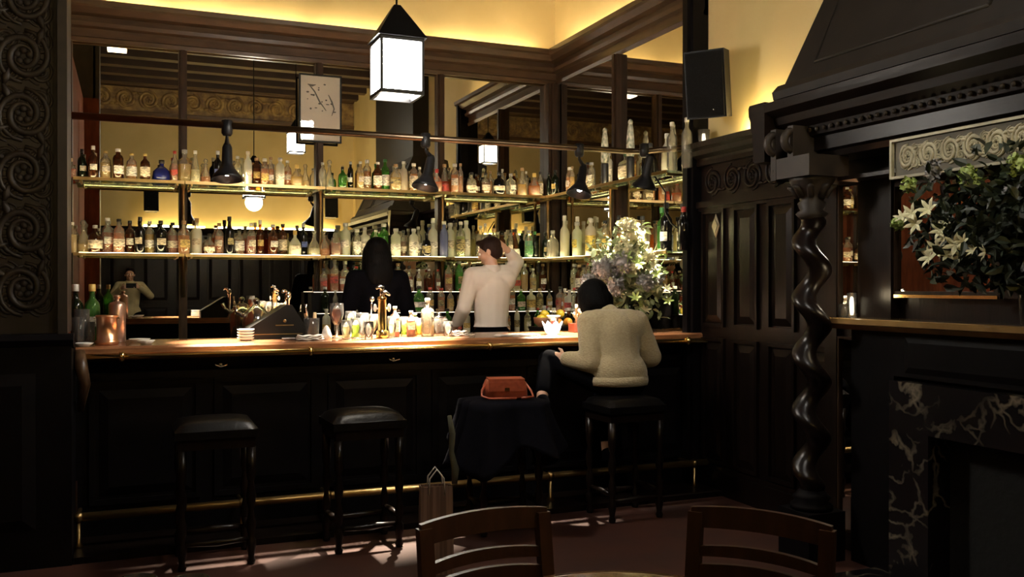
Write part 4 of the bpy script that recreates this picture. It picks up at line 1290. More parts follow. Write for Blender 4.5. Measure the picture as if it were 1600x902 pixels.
# little lit votive glass on the panelling cornice
t = thing('votive_glass', 'small glowing votive glass on the panelling cornice by the speaker', 'candle', (XR - 0.10, atX(1102, XR - 0.10) + 0.02, WT + 0.001))
MB().lathe([(0.028, 0), (0.036, 0.01), (0.044, 0.10), (0.041, 0.10), (0.033, 0.014), (0.001, 0.012)], 18, closed=False).build('glass', CLEAR, t)
MB().lathe([(0.028, 0.016), (0.034, 0.07), (0.001, 0.075)], 14).build('glow', CANDLE2, t)

# ================================================================ THINGS ON THE BAR
def onbar(px, y=5.80):
    return atY(px, y), y, BZ + 0.0005


x, y, z = onbar(167, 5.74)
t = thing('ice_bucket', 'brushed copper ice bucket at the left end of the bar', 'bucket', (x, y, z))
MB().lathe([(0.058, 0), (0.064, 0.004), (0.064, 0.022), (0.056, 0.026), (0.056, 0.155), (0.061, 0.158), (0.061, 0.168), (0.054, 0.168), (0.052, 0.03), (0.001, 0.03)], 28, closed=False).build('pail', COPPER, t)
MB().tube(arc((0, 0, 0.150), 0.066, 0, 180, 16, 'XY'), 0.004, 6).build('handle', DBRASS, t)
x, y, z = onbar(183, 5.93)
tag(MB().lathe([(0.045, 0), (0.048, 0.004), (0.048, 0.22), (0.04, 0.235), (0.012, 0.245), (0.012, 0.26), (0.02, 0.265), (0.018, 0.28), (0.001, 0.283)], 22).build('cocktail_canister', pbr('rose_copper_steel', (0.55, 0.36, 0.28), 0.3, metal=0.9), loc=(x, y, z)), 'tall rose copper canister standing behind the copper ice bucket', 'canister')
for px, yy, hp, gl, lb, cpn, lab in ((118, 6.02, 0.335, 'dark green', 'cream', 'silver', 'green sparkling wine bottle at bar end nearest the carved pillar'), (144, 6.03, 0.335, 'green', 'white', 'gold', 'gold-foiled sparkling wine bottle behind the ice bucket')):
    x, y, z = onbar(px, yy)
    b_ = bottle(x, y, z, 'wine', hp, gl, None, lb, cpn, 0, 1.15, 'bar end bottles')
    b_['label'] = lab
    del b_['group']
for px, yy, r, h, lab in ((128, 5.86, 0.040, 0.20, 'tall clear carafe beside the copper ice bucket'), (139, 5.76, 0.030, 0.13, 'short clear tumbler touching the ice bucket side'), (122, 5.72, 0.032, 0.16, 'clear highball glass nearest the carved pillar')):
    x, y, z = onbar(px, yy)
    tag(MB().lathe([(r * 0.85, 0), (r, 0.006), (r * 1.05, h), (r * 0.98, h), (r * 0.9, 0.012), (0.001, 0.010)], 20, closed=False).build('drinking_glass', CLEAR, loc=(x, y, z)), lab, 'glass', 'glasses at the left bar end')


def dish(px, y, r, lab, h=0.018, mat=CHINA, name='saucer', z0=None):
    x, y, z = onbar(px, y)
    if z0:
        z = z0
    return tag(MB().lathe([(r * 0.55, 0), (r * 0.6, 0.002), (r, h), (r * 0.97, h + 0.002), (r * 0.58, 0.006), (0.001, 0.006)], 28, closed=False).build(name, mat, loc=(x, y, z)), lab, 'plate')


dish(130, 5.62, 0.055, 'white saucer at the far left end of the bar')
dish(218, 5.92, 0.062, 'white saucer right of the copper ice bucket')
dish(228, 5.70, 0.05, 'small pale dish right of the ice bucket near the bar edge', 0.02)
dish(453, 5.78, 0.05, 'dark-rimmed coaster dish left of the folded linen', 0.01, pbr('taupe_china', (0.35, 0.28, 0.27), 0.3))
x, y, z = onbar(384, 5.80)
for k in range(4):
    tag(MB().lathe([(0.026, 0), (0.030, 0.001), (0.050, 0.016), (0.051, 0.021), (0.048, 0.021), (0.028, 0.006), (0.001, 0.006)], 26, closed=False).build('small_bowl', CHINA, loc=(x + rnd.uniform(-.001, .001), y, z + k * 0.0168)),
        'small white bowl, %s of the stack of four on the bar' % ('lowest', 'second from bottom', 'third from bottom', 'topmost')[k], 'bowl', 'stacked white bowls')
# black sloping till / station cover
x0, x1 = atY(382, 6.12), atY(468, 6.12)
t = thing('bar_till', 'black sloping till on the inner edge of the bar', 'till', ((x0 + x1) / 2, 6.00, BZ + 0.0005))
w = (x1 - x0) / 2
vs = []
for yy in (-0.11, 0.12):
    vs += [(-w, yy, 0), (w, yy, 0), (w, yy, 0.08), (w * 0.52, yy, 0.215), (w * 0.30, yy, 0.215), (-w * 0.5, yy, 0.125), (-w, yy, 0.07)]
MB().add(vs, [(0, 1, 2, 3, 4, 5, 6), (13, 12, 11, 10, 9, 8, 7)] + [(i, i + 7, (i + 1) % 7 + 7, (i + 1) % 7) for i in range(7)]).build('case', BLACKM, t)
MB().box((-0.012, -0.113, 0.085), (0.10, -0.109, 0.09)).box((-w + 0.02, -0.113, 0.03), (w - 0.02, -0.110, 0.034)).build('trim_line', DBRASS, t)
MB().ell((0.045, -0.113, 0.115), (0.010, 0.005, 0.010), 10, 7).build('knob', DBRASS, t)
x, y = atY(406, 6.30), 6.30
t = thing('domed_shaker', 'chrome domed cloche behind the black till', 'cloche', (atY(406, 5.99), 6.205 - 0.0, BZ + 0.0005) if False else (atY(400, 7.62), 7.60, 0.906))
MB().lathe([(0.10, 0), (0.11, 0.01), (0.11, 0.26), (0.095, 0.32), (0.05, 0.37), (0.018, 0.385), (0.012, 0.395), (0.026, 0.41), (0.026, 0.43), (0.004, 0.445)], 24).build('dome', CHROME, t)
MB().tube([(-0.10, 0, 0.30), (-0.15, 0, 0.33), (-0.17, 0, 0.38)], [0.02, 0.014, 0.016], 8).build('spout', CHROME, t)
# chrome tap with ball behind the till
def swan_tap(px, y, z, h, lab, mat=CHROME):
    t = thing('bar_tap', lab, 'tap', (atY(px, y), y, z))
    MB().lathe([(0.022, 0), (0.024, 0.01), (0.012, 0.02), (0.012, h - 0.03), (0.02, h - 0.02), (0.022, h), (0.006, h + 0.012)], 16).build('column', mat, t)
    MB().tube([(0, 0, h - 0.01), (-0.02, -0.03, h + 0.03), (-0.035, -0.05, h + 0.035), (-0.05, -0.065, h + 0.02)], [0.009, 0.012, 0.012, 0.007], 8).build('spout', mat, t)
    MB().ell((0.0, 0, h + 0.012), (0.021, 0.021, 0.018), 14, 9).build('ball', mat, t)
    return t


swan_tap(450, 6.16, BZ + 0.0005, 0.27, 'slim chrome tap with bright ball behind the black till')
# glass of muddlers, linen
x, y, z = onbar(487, 5.90)
t = thing('tool_glass', 'clear tumbler of wooden muddlers right of the black till', 'glass', (x, y, z))
MB().lathe([(0.040, 0), (0.044, 0.006), (0.050, 0.13), (0.047, 0.13), (0.040, 0.012), (0.001, 0.010)], 22, closed=False).build('tumbler', CLEAR, t)
MB().tube([(-0.018, 0.0, 0.014), (-0.024, 0.01, 0.10), (-0.036, 0.02, 0.16)], [0.015, 0.013, 0.011], 10).tube([(0.018, 0, 0.014), (0.020, 0.01, 0.10), (0.024, 0.02, 0.165)], [0.013, 0.014, 0.010], 10).build('muddler', pbr('pale_muddler_wood', (0.72, 0.50, 0.28), 0.5), t)
MB().tube([(-0.01, -0.01, 0.02), (-0.035, 0.0, 0.19), (-0.038, 0.0, 0.22)], [0.006, 0.006, 0.011], 8).build('bar_spoon', CHROME, t)


def folded(px, y, w, d, h, lab, mat=LINEN, rz=0.0, name='folded_napkin'):
    x, y, z = onbar(px, y)
    m = MB()
    for k in range(3):
        zz = h * (k + 0.5) / 3
        s_ = 1 - 0.06 * k
        n_ = 10
        for q in (0,):
            pts = [(-w / 2 * s_ + w * s_ * i / n_, 0, zz + 0.12 * h * math.sin(i * 1.3 + k)) for i in range(n_ + 1)]
            k0 = len(m.v)
            m.tube(pts, h / 5, 10)
            for j in range(k0, len(m.v)):
                a_, b_, c_ = m.v[j]
                m.v[j] = (a_, b_ / (h / 5) * d / 2 * s_, c_)
    o = m.build(name, mat, loc=(x, y, z + h * 0.04))
    o.rotation_euler = (0, 0, rz)
    return tag(o, lab, 'napkin', 'folded napkins on the bar')


folded(484, 5.72, 0.16, 0.09, 0.03, 'folded white linen in front of the glass of muddlers', rz=0.1)
folded(716, 5.82, 0.13, 0.09, 0.032, 'folded pale napkin between the clear bottle and bartender in white', rz=-0.1)
folded(926, 5.80, 0.16, 0.07, 0.028, 'rolled white napkin beside the seated woman by the wooden caddy', rz=0.05)
folded(808, 5.66, 0.30, 0.12, 0.012, 'flat white menu cards on the bar left of the lotus candle', LINEN, -0.05, 'menu_card')
x, y, z = onbar(510, 5.74)
tag(MB().lathe([(0.034, 0), (0.032, 0.03), (0.020, 0.065), (0.008, 0.085), (0.001, 0.088)], 18).build('napkin_cone', LINEN, loc=(x, y, z)), 'small upright white napkin cone beside the tall dark red drink', 'napkin')


def goblet(px, y, r, h, lab, drink=None, mat=CLEAR, stem=0.35, fill=0.8, kind='footed_glass', cat='glass', grp='glasses clustered on the bar', foam=False):
    x, y, z = onbar(px, y)
    t = thing(kind, lab, cat, (x, y, z), 0, grp)
    hs = h * stem
    if stem > 0:
        prof_ = [(r * 0.75, 0), (r * 0.78, 0.004), (0.007, 0.012), (0.006, hs - 0.008), (0.012, hs)]
        MB().lathe(prof_, 20).build('stem', mat, t)
    MB().lathe([(0.012 if stem else r * 0.8, hs), (r * 0.7, hs + (h - hs) * 0.22), (r, hs + (h - hs) * 0.55), (r * 0.92, h), (r * 0.88, h), (r * 0.95, hs + (h - hs) * 0.55), (r * 0.66, hs + (h - hs) * 0.24), (0.006, hs + 0.008)], 22, closed=False).build('bowl', mat, t)
    if drink:
        q = hs + 0.01
        e = hs + (h - hs) * fill
        MB().lathe([(0.008 if stem else r * 0.74, q), (r * 0.63, hs + (h - hs) * 0.24), (r * 0.90, hs + (h - hs) * 0.52), (r * 0.87, e), (0.001, e)], 20).build('drink', LQ[drink], t)
    return t


goblet(526, 5.84, 0.046, 0.225, 'large stemmed glass of dark red drink left of the brass tap', 'brown', fill=0.75)
gl_items = [(541, 5.70, 0.034, 0.12, 'pale', 0.0, 'short straight glass of pale drink near bar edge, right of red drink'),
            (548, 5.92, 0.038, 0.17, 'pale', 0.3, 'stemmed glass of pale drink behind the row near the brass tap'),
            (556, 5.78, 0.036, 0.13, 'lime', 0.0, 'low glass holding yellow-green drink left of the brass tap'),
            (567, 5.88, 0.040, 0.16, None, 0.0, 'empty wide mixing glass left of the brass tap'),
            (576, 5.70, 0.033, 0.11, None, 0.0, 'small empty tumbler in front, left of the brass tap'),
            (583, 5.92, 0.036, 0.15, 'pale', 0.25, 'pale stemmed glass just behind the brass tap'),
            (612, 5.76, 0.030, 0.14, 'pale', 0.0, 'tall narrow glass directly right of the brass tap'),
            (632, 5.92, 0.032, 0.13, 'lime', 0.0, 'yellow-green juice glass between the two labelled bitters bottles'),
            (655, 5.88, 0.032, 0.12, 'gold', 0.0, 'small glass of gold syrup left of the clear square bottle'),
            (700, 5.78, 0.034, 0.10, None, 0.0, 'small empty glass right of the clear lidded jar')]
for px, y, r, h, d_, st, lab in gl_items:
    goblet(px, y, r, h, lab, d_, stem=st, fill=0.7)
# brass draught tower
x, y, z = onbar(597, 5.74)
t = thing('brass_tap_tower', 'tall brass cylinder tap tower with white twin handles on the bar', 'tap', (x, y, z))
MB().lathe([(0.036, 0), (0.038, 0.004), (0.038, 0.045), (0.028, 0.052), (0.0265, 0.055), (0.0265, 0.245), (0.030, 0.25), (0.028, 0.265), (0.010, 0.272)], 26).build('tower', BRASS, t)
MB().tube([(0, 0, 0.265), (0.0, 0, 0.30), (0.02, -0.005, 0.295), (0.05, -0.01, 0.275)], [0.016, 0.018, 0.014, 0.007], 9).tube([(0.0, 0, 0.295), (0.0, 0, 0.325), (-0.02, -0.005, 0.33), (-0.042, -0.01, 0.318)], [0.012, 0.017, 0.013, 0.006], 9).build('tap_head', CHROME, t)
for sx in (-1, 1):
    MB().ell((sx * 0.046, 0.0, 0.195), (0.012, 0.012, 0.026), 12, 8).tube([(sx * 0.02, 0, 0.19), (sx * 0.046, 0, 0.19)], 0.006, 6).build('handle', CHINA, t)
x, y, z = onbar(579, 5.98)
tag(MB().tube([(0, 0, 0), (0.005, 0, 0.20), (0.01, 0, 0.235)], 0.006, 8).ell((0.01, 0, 0.247), (0.018, 0.018, 0.018), 12, 8).lathe([(0.025, 0), (0.02, 0.01)], 14).build('ball_stirrer', CHROME, loc=(x, y, z)), 'white ball-topped stirrer upright behind the brass tap tower', 'stirrer')
for px, yy, hh, lq, lb, kd, lab in ((617, 5.84, 0.20, 'red', 'white', 'whisky', 'white-labelled bitters bottle with red foot right of the brass tap'), (642, 5.84, 0.17, 'brown', 'white', 'whisky', 'white-labelled bitters bottle with dark foot left of clear bottle'),
                                   (668, 5.84, 0.25, None, None, 'square', 'tall empty clear square bottle right of the bitters bottles'), (648, 6.02, 0.15, 'lime', 'cream', 'gin', 'small yellow juice bottle behind the dark-footed bitters bottle')):
    x, y, z = onbar(px, yy)
    b_ = bottle(x, y, z, kd, hh, 'clear', lq, lb, 'white', 0, 1.0, 'x')
    b_['label'] = lab
    b_['group'] = 'bottles standing on the bar'
x, y, z = onbar(686, 5.90)
t = thing('lidded_jar', 'squarish clear lidded jar right of the clear square bottle', 'jar', (x, y, z))
MB().lathe([(0.048, 0), (0.052, 0.006), (0.052, 0.105), (0.046, 0.115), (0.042, 0.115), (0.048, 0.1), (0.046, 0.012), (0.001, 0.01)], 20, squash=5, closed=False).build('jar', CLEAR, t)
MB().lathe([(0.046, 0.116), (0.050, 0.118), (0.048, 0.128), (0.012, 0.132), (0.014, 0.15), (0.004, 0.155)], 20).build('lid', CHROME, t)
# lotus candle holder
x, y, z = onbar(863, 5.76)
t = thing('lotus_candle', 'glowing white lotus-shaped candle holder on the bar', 'candle', (x, y, z))
m = MB()
vs, fs = [], []
n_ = 48
rows = [(0.030, 0.0), (0.046, 0.012), (0.056, 0.035), (0.062, 0.058)]
for off in (0, -0.004):
    for r_, zz in rows:
        for k in range(n_):
            a = 2 * PI * k / n_
            vs.append(((r_ + off) * math.cos(a), (r_ + off) * math.sin(a), zz))
    for k in range(n_):
        a = 2 * PI * k / n_
        e = abs(((k / n_ * 8) % 1) - 0.5) * 2
        rr = 0.064 + 0.014 * e + off
        vs.append((rr * math.cos(a), rr * math.sin(a), 0.062 + 0.030 * e))
for s_ in range(2):
    for i in range(4):
        for k in range(n_):
            b0 = s_ * 5 * n_ + i * n_
            f = (b0 + k, b0 + (k + 1) % n_, b0 + n_ + (k + 1) % n_, b0 + n_ + k)
            fs.append(f if s_ == 0 else f[::-1])
fs.append(tuple(range(n_))[::-1])
m.add(vs, fs, True)
m.build('petal_bowl', CANDLE, t)
lamp('candle_glow', 'POINT', (x, y, z + 0.13), 0.25, (1.0, 0.8, 0.55), size=0.03)
x, y, z = onbar(865, 5.91)
t = thing('cordial_glass', 'white-rimmed glass with red drink behind the lotus candle', 'glass', (x, y, z))
MB().lathe([(0.034, 0), (0.036, 0.006), (0.030, 0.05), (0.036, 0.105), (0.046, 0.118), (0.043, 0.118), (0.032, 0.103), (0.026, 0.05), (0.03, 0.01), (0.001, 0.008)], 22, closed=False).build('glass', CLEAR, t)
MB().lathe([(0.026, 0.012), (0.024, 0.05), (0.030, 0.09), (0.001, 0.092)], 18).build('drink', LQ['red'], t)
MB().lathe([(0.044, 0.113), (0.048, 0.118), (0.048, 0.124), (0.042, 0.124), (0.040, 0.118)], 22, closed=False).build('rim', CHINA, t)
# caddy with tan blooms and wooden spoon
x, y, z = onbar(914, 5.93)
t = thing('napkin_caddy', 'red-brown wooden caddy with tan paper fans left of seated woman', 'caddy', (x, y, z))
m = MB()
for a_, b_ in (((-0.11, -0.05, 0), (0.11, -0.042, 0.065)), ((-0.11, 0.042, 0), (0.11, 0.05, 0.065)), ((-0.11, -0.042, 0), (-0.102, 0.042, 0.065)), ((0.102, -0.042, 0), (0.11, 0.042, 0.065)), ((-0.102, -0.042, 0), (0.102, 0.042, 0.01))):
    m.box(a_, b_)
m.build('box', BOXW, t)
m = MB()
for i in range(7):
    a = math.radians(35 + 17 * i)
    r_ = 0.17 + 0.02 * math.sin(i * 2)
    p0 = Vector((0.035, 0, 0.04))
    p1 = p0 + Vector((math.cos(a) * r_ * 0.6, 0.012 * (i - 3), math.sin(a) * r_ * 0.55))
    p2 = p0 + Vector((math.cos(a) * r_ * 0.95, 0.018 * (i - 3) - 0.02, math.sin(a) * r_ * 0.9))
    k0 = len(m.v)
    m.tube([p0, p1, p2], [0.008, 0.024, 0.012], 10)
m.build('paper_fan', CARD, t)
MB().tube([(-0.07, 0, 0.012), (-0.072, 0, 0.16), (-0.070, 0, 0.20)], [0.006, 0.007, 0.011], 8).build('wooden_spoon', pbr('spoon_wood', (0.62, 0.36, 0.18), 0.5), t)
MB().box((-0.04, -0.03, 0.011), (0.0, 0.03, 0.09)).box((0.005, -0.03, 0.011), (0.02, 0.03, 0.085)).build('paper_napkins', LINEN, t)
# fruit bowl and loose fruit at the back counter
fbx, fby = 3.10, 7.22
FZ = 0.906
t = thing('fruit_bowl', 'footed wooden bowl of lemons behind the bar right of the bartender', 'bowl', (fbx, fby, FZ) if False else (atY(817, 6.6), 6.6, FZ)) if False else None
stx, sty = 3.155, 6.72
t = thing('wooden_crate', 'dark crate behind the bar on which the fruit bowl stands', 'crate', (stx, sty, 0.906))
MB().box((-0.16, -0.13, 0.187), (0.165, 0.13, 0.209)).build('top', BLACKW, t)
m = MB().box((-0.155, -0.125, 0), (0.16, 0.125, 0.186))
for zz in (0.02, 0.08, 0.14):
    m.box((-0.157, -0.132, zz), (0.162, -0.125, zz + 0.04))
m.build('box', BLACKW, t)
t = thing('fruit_bowl', 'round wooden bowl heaped with lemons right of the bartender in white', 'bowl', (stx - 0.08, sty, 1.1155))
MB().lathe([(0.045, 0), (0.05, 0.004), (0.078, 0.03), (0.084, 0.075), (0.080, 0.076), (0.07, 0.03), (0.001, 0.012)], 28, closed=False).build('bowl', pbr('turned_bowl_wood', (0.34, 0.15, 0.07), 0.35), t)
for k, (dx, dy, dz) in enumerate(((-0.035, -0.02, 0.070), (0.03, -0.03, 0.070), (0.0, 0.035, 0.072), (0.0, -0.01, 0.106))):
    tag(MB().ell((0, 0, 0), (0.036, 0.028, 0.028), 14, 10).ell((0.034, 0, 0), (0.008, 0.008, 0.008), 8, 6).build('lemon', LEMON, loc=(stx - 0.08 + dx, sty + dy, 1.1155 + dz)),
        ('yellow lemon at the left in the wooden bowl', 'yellow lemon at the right in the wooden bowl', 'yellow lemon at the back of the wooden bowl', 'yellow lemon on top of the heap in the wooden bowl')[k], 'lemon', 'lemons in the wooden bowl')
for k, (dx, dy, dz, mt, lab) in enumerate(((0.075, 0.05, 0.036, ORANGE, 'orange standing left beside the bowl of lemons'), (0.135, -0.02, 0.036, ORANGE, 'orange at the outer right end of the fruit stand'), (0.085, 0.03, 0.103, LEMON, 'big yellow grapefruit resting on the oranges'))):
    tag(MB().ell((0, 0, 0), (0.036, 0.036, 0.035), 16, 10).build('orange' if k < 2 else 'grapefruit', mt, loc=(stx + dx * 0.94, sty + dy, 1.1155 + dz)), lab, 'fruit', 'loose fruit beside the bowl')
# small lit bottle and glass at the mantel shelf
yy = atX(1333, 3.50)
t = thing('mantel_candle', 'glowing tall votive glass at the left end of the mantel shelf', 'candle', (3.52, atX(1331, 3.52), SZ + 0.0005))
MB().lathe([(0.024, 0), (0.026, 0.006), (0.020, 0.05), (0.026, 0.13), (0.023, 0.13), (0.017, 0.05), (0.02, 0.01), (0.001, 0.008)], 16, closed=False).build('glass', CLEAR, t)
MB().lathe([(0.018, 0.012), (0.016, 0.05), (0.021, 0.11), (0.001, 0.112)], 14).build('glow', CANDLE2, t)
lamp('mantel_candle_glow', 'POINT', (3.42, atX(1331, 3.52) - 0.08, SZ + 0.12), 0.35, (1.0, 0.8, 0.5), size=0.03)
tag(MB().lathe([(0.030, 0), (0.032, 0.005), (0.036, 0.07), (0.033, 0.07), (0.028, 0.01), (0.001, 0.01)], 18, closed=False).build('tumbler', CLEAR, loc=(3.54, atX(1320, 3.54) - 0.0, SZ + 0.0005)), 'small clear tumbler beside the glowing votive on the mantel shelf', 'glass')

# ================================================================ PEOPLE
def rotz(a):
    return Matrix.Rotation(a, 4, 'Z')


def hand(mb, w, d, up, side=1, s=1.0, curl=0.5):
    """palm, four fingers, thumb. w wrist, d pointing direction, up = back of the hand normal, side=+1 thumb towards d x up"""
    w, d, up = Vector(w), Vector(d).normalized(), Vector(up)
    up = (up - d * up.dot(d)).normalized()
    lat = d.cross(up) * side
    mb.cap(w - d * 0.01, w + d * 0.035 * s, 0.026 * s, 0.036 * s, 0.55, up)
    mb.cap(w + d * 0.03 * s, w + d * 0.075 * s, 0.036 * s, 0.038 * s, 0.45, up)
    for i, (o, l) in enumerate(((0.030, 0.070), (0.010, 0.078), (-0.011, 0.072), (-0.031, 0.056))):
        b = w + d * 0.082 * s + lat * o * s
        d1 = (d * math.cos(curl * 0.6) - up * math.sin(curl * 0.6) + lat * o * 1.2).normalized()
        d2 = (d * math.cos(curl * 1.5) - up * math.sin(curl * 1.5) + lat * o * 1.2).normalized()
        m_ = b + d1 * l * 0.52 * s
        mb.cap(b, m_, 0.0092 * s, 0.0085 * s, seg=9)
        mb.cap(m_, m_ + d2 * l * 0.5 * s, 0.0085 * s, 0.0068 * s, seg=9)
    b = w + d * 0.03 * s + lat * 0.028 * s
    t1 = b + (d * 0.6 + lat * 0.75).normalized() * 0.035 * s
    t2 = t1 + (d * 0.9 + lat * 0.25 - up * 0.2).normalized() * 0.028 * s
    mb.cap(b, t1, 0.012 * s, 0.0105 * s, seg=9)
    mb.cap(t1, t2, 0.0105 * s, 0.008 * s, seg=9)


def head_prims(mb, c, yaw, pitch=0.0, s=1.0):
    """a head centred at c looking along local +Y turned by yaw, nodding by pitch"""
    M_ = rotz(yaw) @ Matrix.Rotation(-pitch, 4, 'X')
    R3 = M_.to_3x3()
    c = Vector(c)

    def P(x, y, z):
        return c + R3 @ Vector((x, y, z)) * s
    mb.ell(P(0, -0.012, 0.022), (0.074 * s, 0.092 * s, 0.086 * s), 18, 12, R3)
    mb.ell(P(0, 0.022, -0.030), (0.058 * s, 0.066 * s, 0.078 * s), 16, 11, R3)
    mb.ell(P(0, 0.055, -0.088), (0.024 * s, 0.024 * s, 0.020 * s), 10, 8, R3)
    mb.cap(P(0, 0.084, 0.010), P(0, 0.102, -0.030), 0.008 * s, 0.013 * s, seg=9)
    mb.cap(P(-0.032, 0.078, 0.022), P(0.032, 0.078, 0.022), 0.011 * s, 0.011 * s, seg=9)
    mb.cap(P(-0.016, 0.083, -0.058), P(0.016, 0.083, -0.058), 0.009 * s, 0.009 * s, seg=9)
    mb.cap(P(-0.014, 0.080, -0.070), P(0.014, 0.080, -0.070), 0.009 * s, 0.009 * s, seg=9)
    for sx in (-1, 1):
        mb.ell(P(sx * 0.074, -0.004, -0.008), (0.010 * s, 0.019 * s, 0.031 * s), 10, 8, R3)
        mb.ell(P(sx * 0.040, 0.060, -0.022), (0.020 * s, 0.022 * s, 0.022 * s), 10, 8, R3)
    return P, R3


def figure(name, label, loc, rz, J, shirt, trousers, hair, hairfn, skin=SKIN, heady=0.0, headp=0.0, s=1.0, shoe=DARKC, sleeve=1.0,
           bust=0.0, curl=0.5, handdir=None, hem=None, clip=None, voxel=0.006, collar=True, skirt=False):
    """J: joints in the figure's own frame facing +Y"""
    t = thing(name, label, 'person', loc, rz)
    V = {k: Vector(v) for k, v in J.items()}
    pel, wst, cst, nck, hd = V['pelvis'], V['waist'], V['chest'], V['neck'], V['head']
    fwd = Vector((0, 1, 0))
    b = MB()
    b.cap(pel + Vector((-0.07, 0, 0)), pel + Vector((0.07, 0, 0)), 0.10, 0.10, 0.95, fwd)
    b.cap(pel, wst, 0.125, 0.115, 0.78, fwd)
    b.cap(wst, cst, 0.12, 0.14, 0.76, fwd)
    sl, sr = V['sho_l'], V['sho_r']
    b.cap(sl.lerp(cst, 0.35), sr.lerp(cst, 0.35), 0.085, 0.085, 0.9, fwd)
    b.cap(sl, sr, 0.052, 0.052)
    b.cap((sl + sr) / 2 + Vector((0, 0, 0.01)), nck, 0.065, 0.055)
    b.cap(nck, hd + Vector((0, -0.01, -0.05)), 0.054, 0.050)
    P, R3 = head_prims(b, hd, heady, headp)
    for q in 'lr':
        b.cap(V['sho_' + q], V['elb_' + q], 0.050, 0.038)
        b.cap(V['elb_' + q], V['wri_' + q], 0.039, 0.026)
        dd = (V['wri_' + q] - V['elb_' + q]).normalized()
        if handdir and q in handdir:
            dd = Vector(handdir[q][0])
            up = handdir[q][1]
        else:
            up = Vector((-1 if q == 'l' else 1, 0, 0.3))
        hand(b, V['wri_' + q], dd, up, 1 if q == 'l' else -1, 1.0, curl)
        b.cap(V['hip_' + q], V['kne_' + q], 0.088, 0.058)
        b.cap(V['kne_' + q], V['ank_' + q], 0.056, 0.036)
        td = V['toe_' + q]
        b.cap(V['ank_' + q] + Vector((0, -0.02, -0.03)), td, 0.036, 0.028)
    remeshed(b, 'body', skin, t, voxel, 4)
    # shirt
    e = 0.014 * sleeve
    m = MB()
    m.cap(pel.lerp(wst, 0.25) + Vector((-0.045, 0, 0)), pel.lerp(wst, 0.25) + Vector((0.045, 0, 0)), 0.115 + e, 0.115 + e, 0.86, fwd)
    m.cap(pel.lerp(wst, 0.2), wst, 0.135 + e, 0.125 + e, 0.82, fwd)
    m.cap(wst, cst, 0.130 + e, 0.152 + e, 0.78, fwd)
    m.cap(sl.lerp(cst, 0.35), sr.lerp(cst, 0.35), 0.093 + e, 0.093 + e, 0.9, fwd)
    m.cap(sl, sr, 0.056 + e, 0.056 + e)
    m.cap(((sl + sr) / 2), nck.lerp((sl + sr) / 2, 0.45), 0.080 + e, 0.062 + e * 0.5)
    if hem:
        m.cap(pel + Vector((-0.045, 0.008, 0.02)), pel + Vector((0.045, 0.008, 0.02)), 0.142, 0.142, 0.92, fwd)
    if bust:
        for sx in (-1, 1):
            m.ell(cst + Vector((sx * 0.07, 0.09, -0.02)), (0.06, 0.05, 0.06), 12, 9)
    for q in 'lr':
        k_ = 0.93 if not clip or hem or q == 'l' else 0.70
        w_ = V['elb_' + q].lerp(V['wri_' + q], k_)
        m.cap(V['sho_' + q], V['elb_' + q], 0.056 + e, 0.046 + e)
        m.cap(V['elb_' + q], w_, 0.047 + e, 0.033 + e * 0.8)
    remeshed(m, 'sweater' if shirt is KNIT else 'shirt', shirt, t, 0.009, 5, clip)
    if collar:
        d_ = (nck - (sl + sr) / 2).normalized()
        c0 = nck.lerp((sl + sr) / 2, 0.40)
        M_ = Matrix.Translation(c0) @ d_.to_track_quat('Z', 'Y').to_matrix().to_4x4()
        MB().lathe([(0.074, -0.03), (0.080, 0.0), (0.070, 0.034), (0.063, 0.034), (0.068, 0), (0.06, -0.03)], 26, M_, closed=False).build('collar', shirt, t)
    if hem:
        M_ = Matrix.Translation((pel.x, pel.y + 0.008, hem[0])) @ Matrix.Diagonal((1.12, 0.86, 1, 1))
        MB().lathe([(0.140, -0.028), (0.168, -0.026), (0.173, 0.0), (0.170, 0.03), (0.15, 0.034)], 36, M_, closed=False).build('hem', shirt, t)
    # trousers
    m = MB()
    m.cap(pel + Vector((-0.075, 0, 0)), pel + Vector((0.075, 0, 0)), 0.110, 0.110, 0.97, fwd)
    m.cap(pel, pel.lerp(wst, 0.5), 0.137, 0.132, 0.82, fwd)
    for q in 'lr':
        m.cap(V['hip_' + q], V['kne_' + q], 0.100, 0.070)
        m.cap(V['kne_' + q], V['kne_' + q].lerp(V['ank_' + q], 0.92 if not skirt else 0.80), 0.068, 0.052)
    remeshed(m, 'trousers', trousers, t, 0.009, 5)
    for q in 'lr':
        m = MB()
        a_, d2 = V['ank_' + q], V['toe_' + q]
        m.cap(a_ + Vector((0, -0.03, -0.035)), d2, 0.044, 0.036)
        m.cap(a_ + Vector((0, -0.012, -0.01)), a_ + Vector((0, -0.02, -0.04)), 0.042, 0.045)
        remeshed(m, 'shoe', shoe, t, 0.008, 3)
    # hair, eyes
    m = MB()
    hairfn(m, P, R3)
    remeshed(m, 'hair', hair, t, 0.006, 3)
    for sx in (-1, 1):
        e_ = MB().ell(P(sx * 0.030, 0.080, 0.000), (0.0115, 0.0115, 0.0115), 12, 8).build('eye', CHINA, t)
        MB().ell(P(sx * 0.030, 0.0895, 0.000), (0.0055, 0.004, 0.0055), 10, 6).build('iris', BLACKM, e_)
    return t


def short_hair(m, P, R3):
    m.ell(P(0, -0.022, 0.040), (0.083, 0.094, 0.082), 18, 12, R3)
    m.ell(P(0, -0.045, 0.0), (0.078, 0.066, 0.082), 16, 11, R3)
    m.ell(P(0, 0.035, 0.088), (0.062, 0.048, 0.026), 14, 9, R3)
    m.ell(P(-0.01, 0.062, 0.094), (0.035, 0.03, 0.022), 12, 8, R3)
    for sx in (-1, 1):
        m.ell(P(sx * 0.074, 0.012, 0.018), (0.010, 0.014, 0.026), 10, 7, R3)


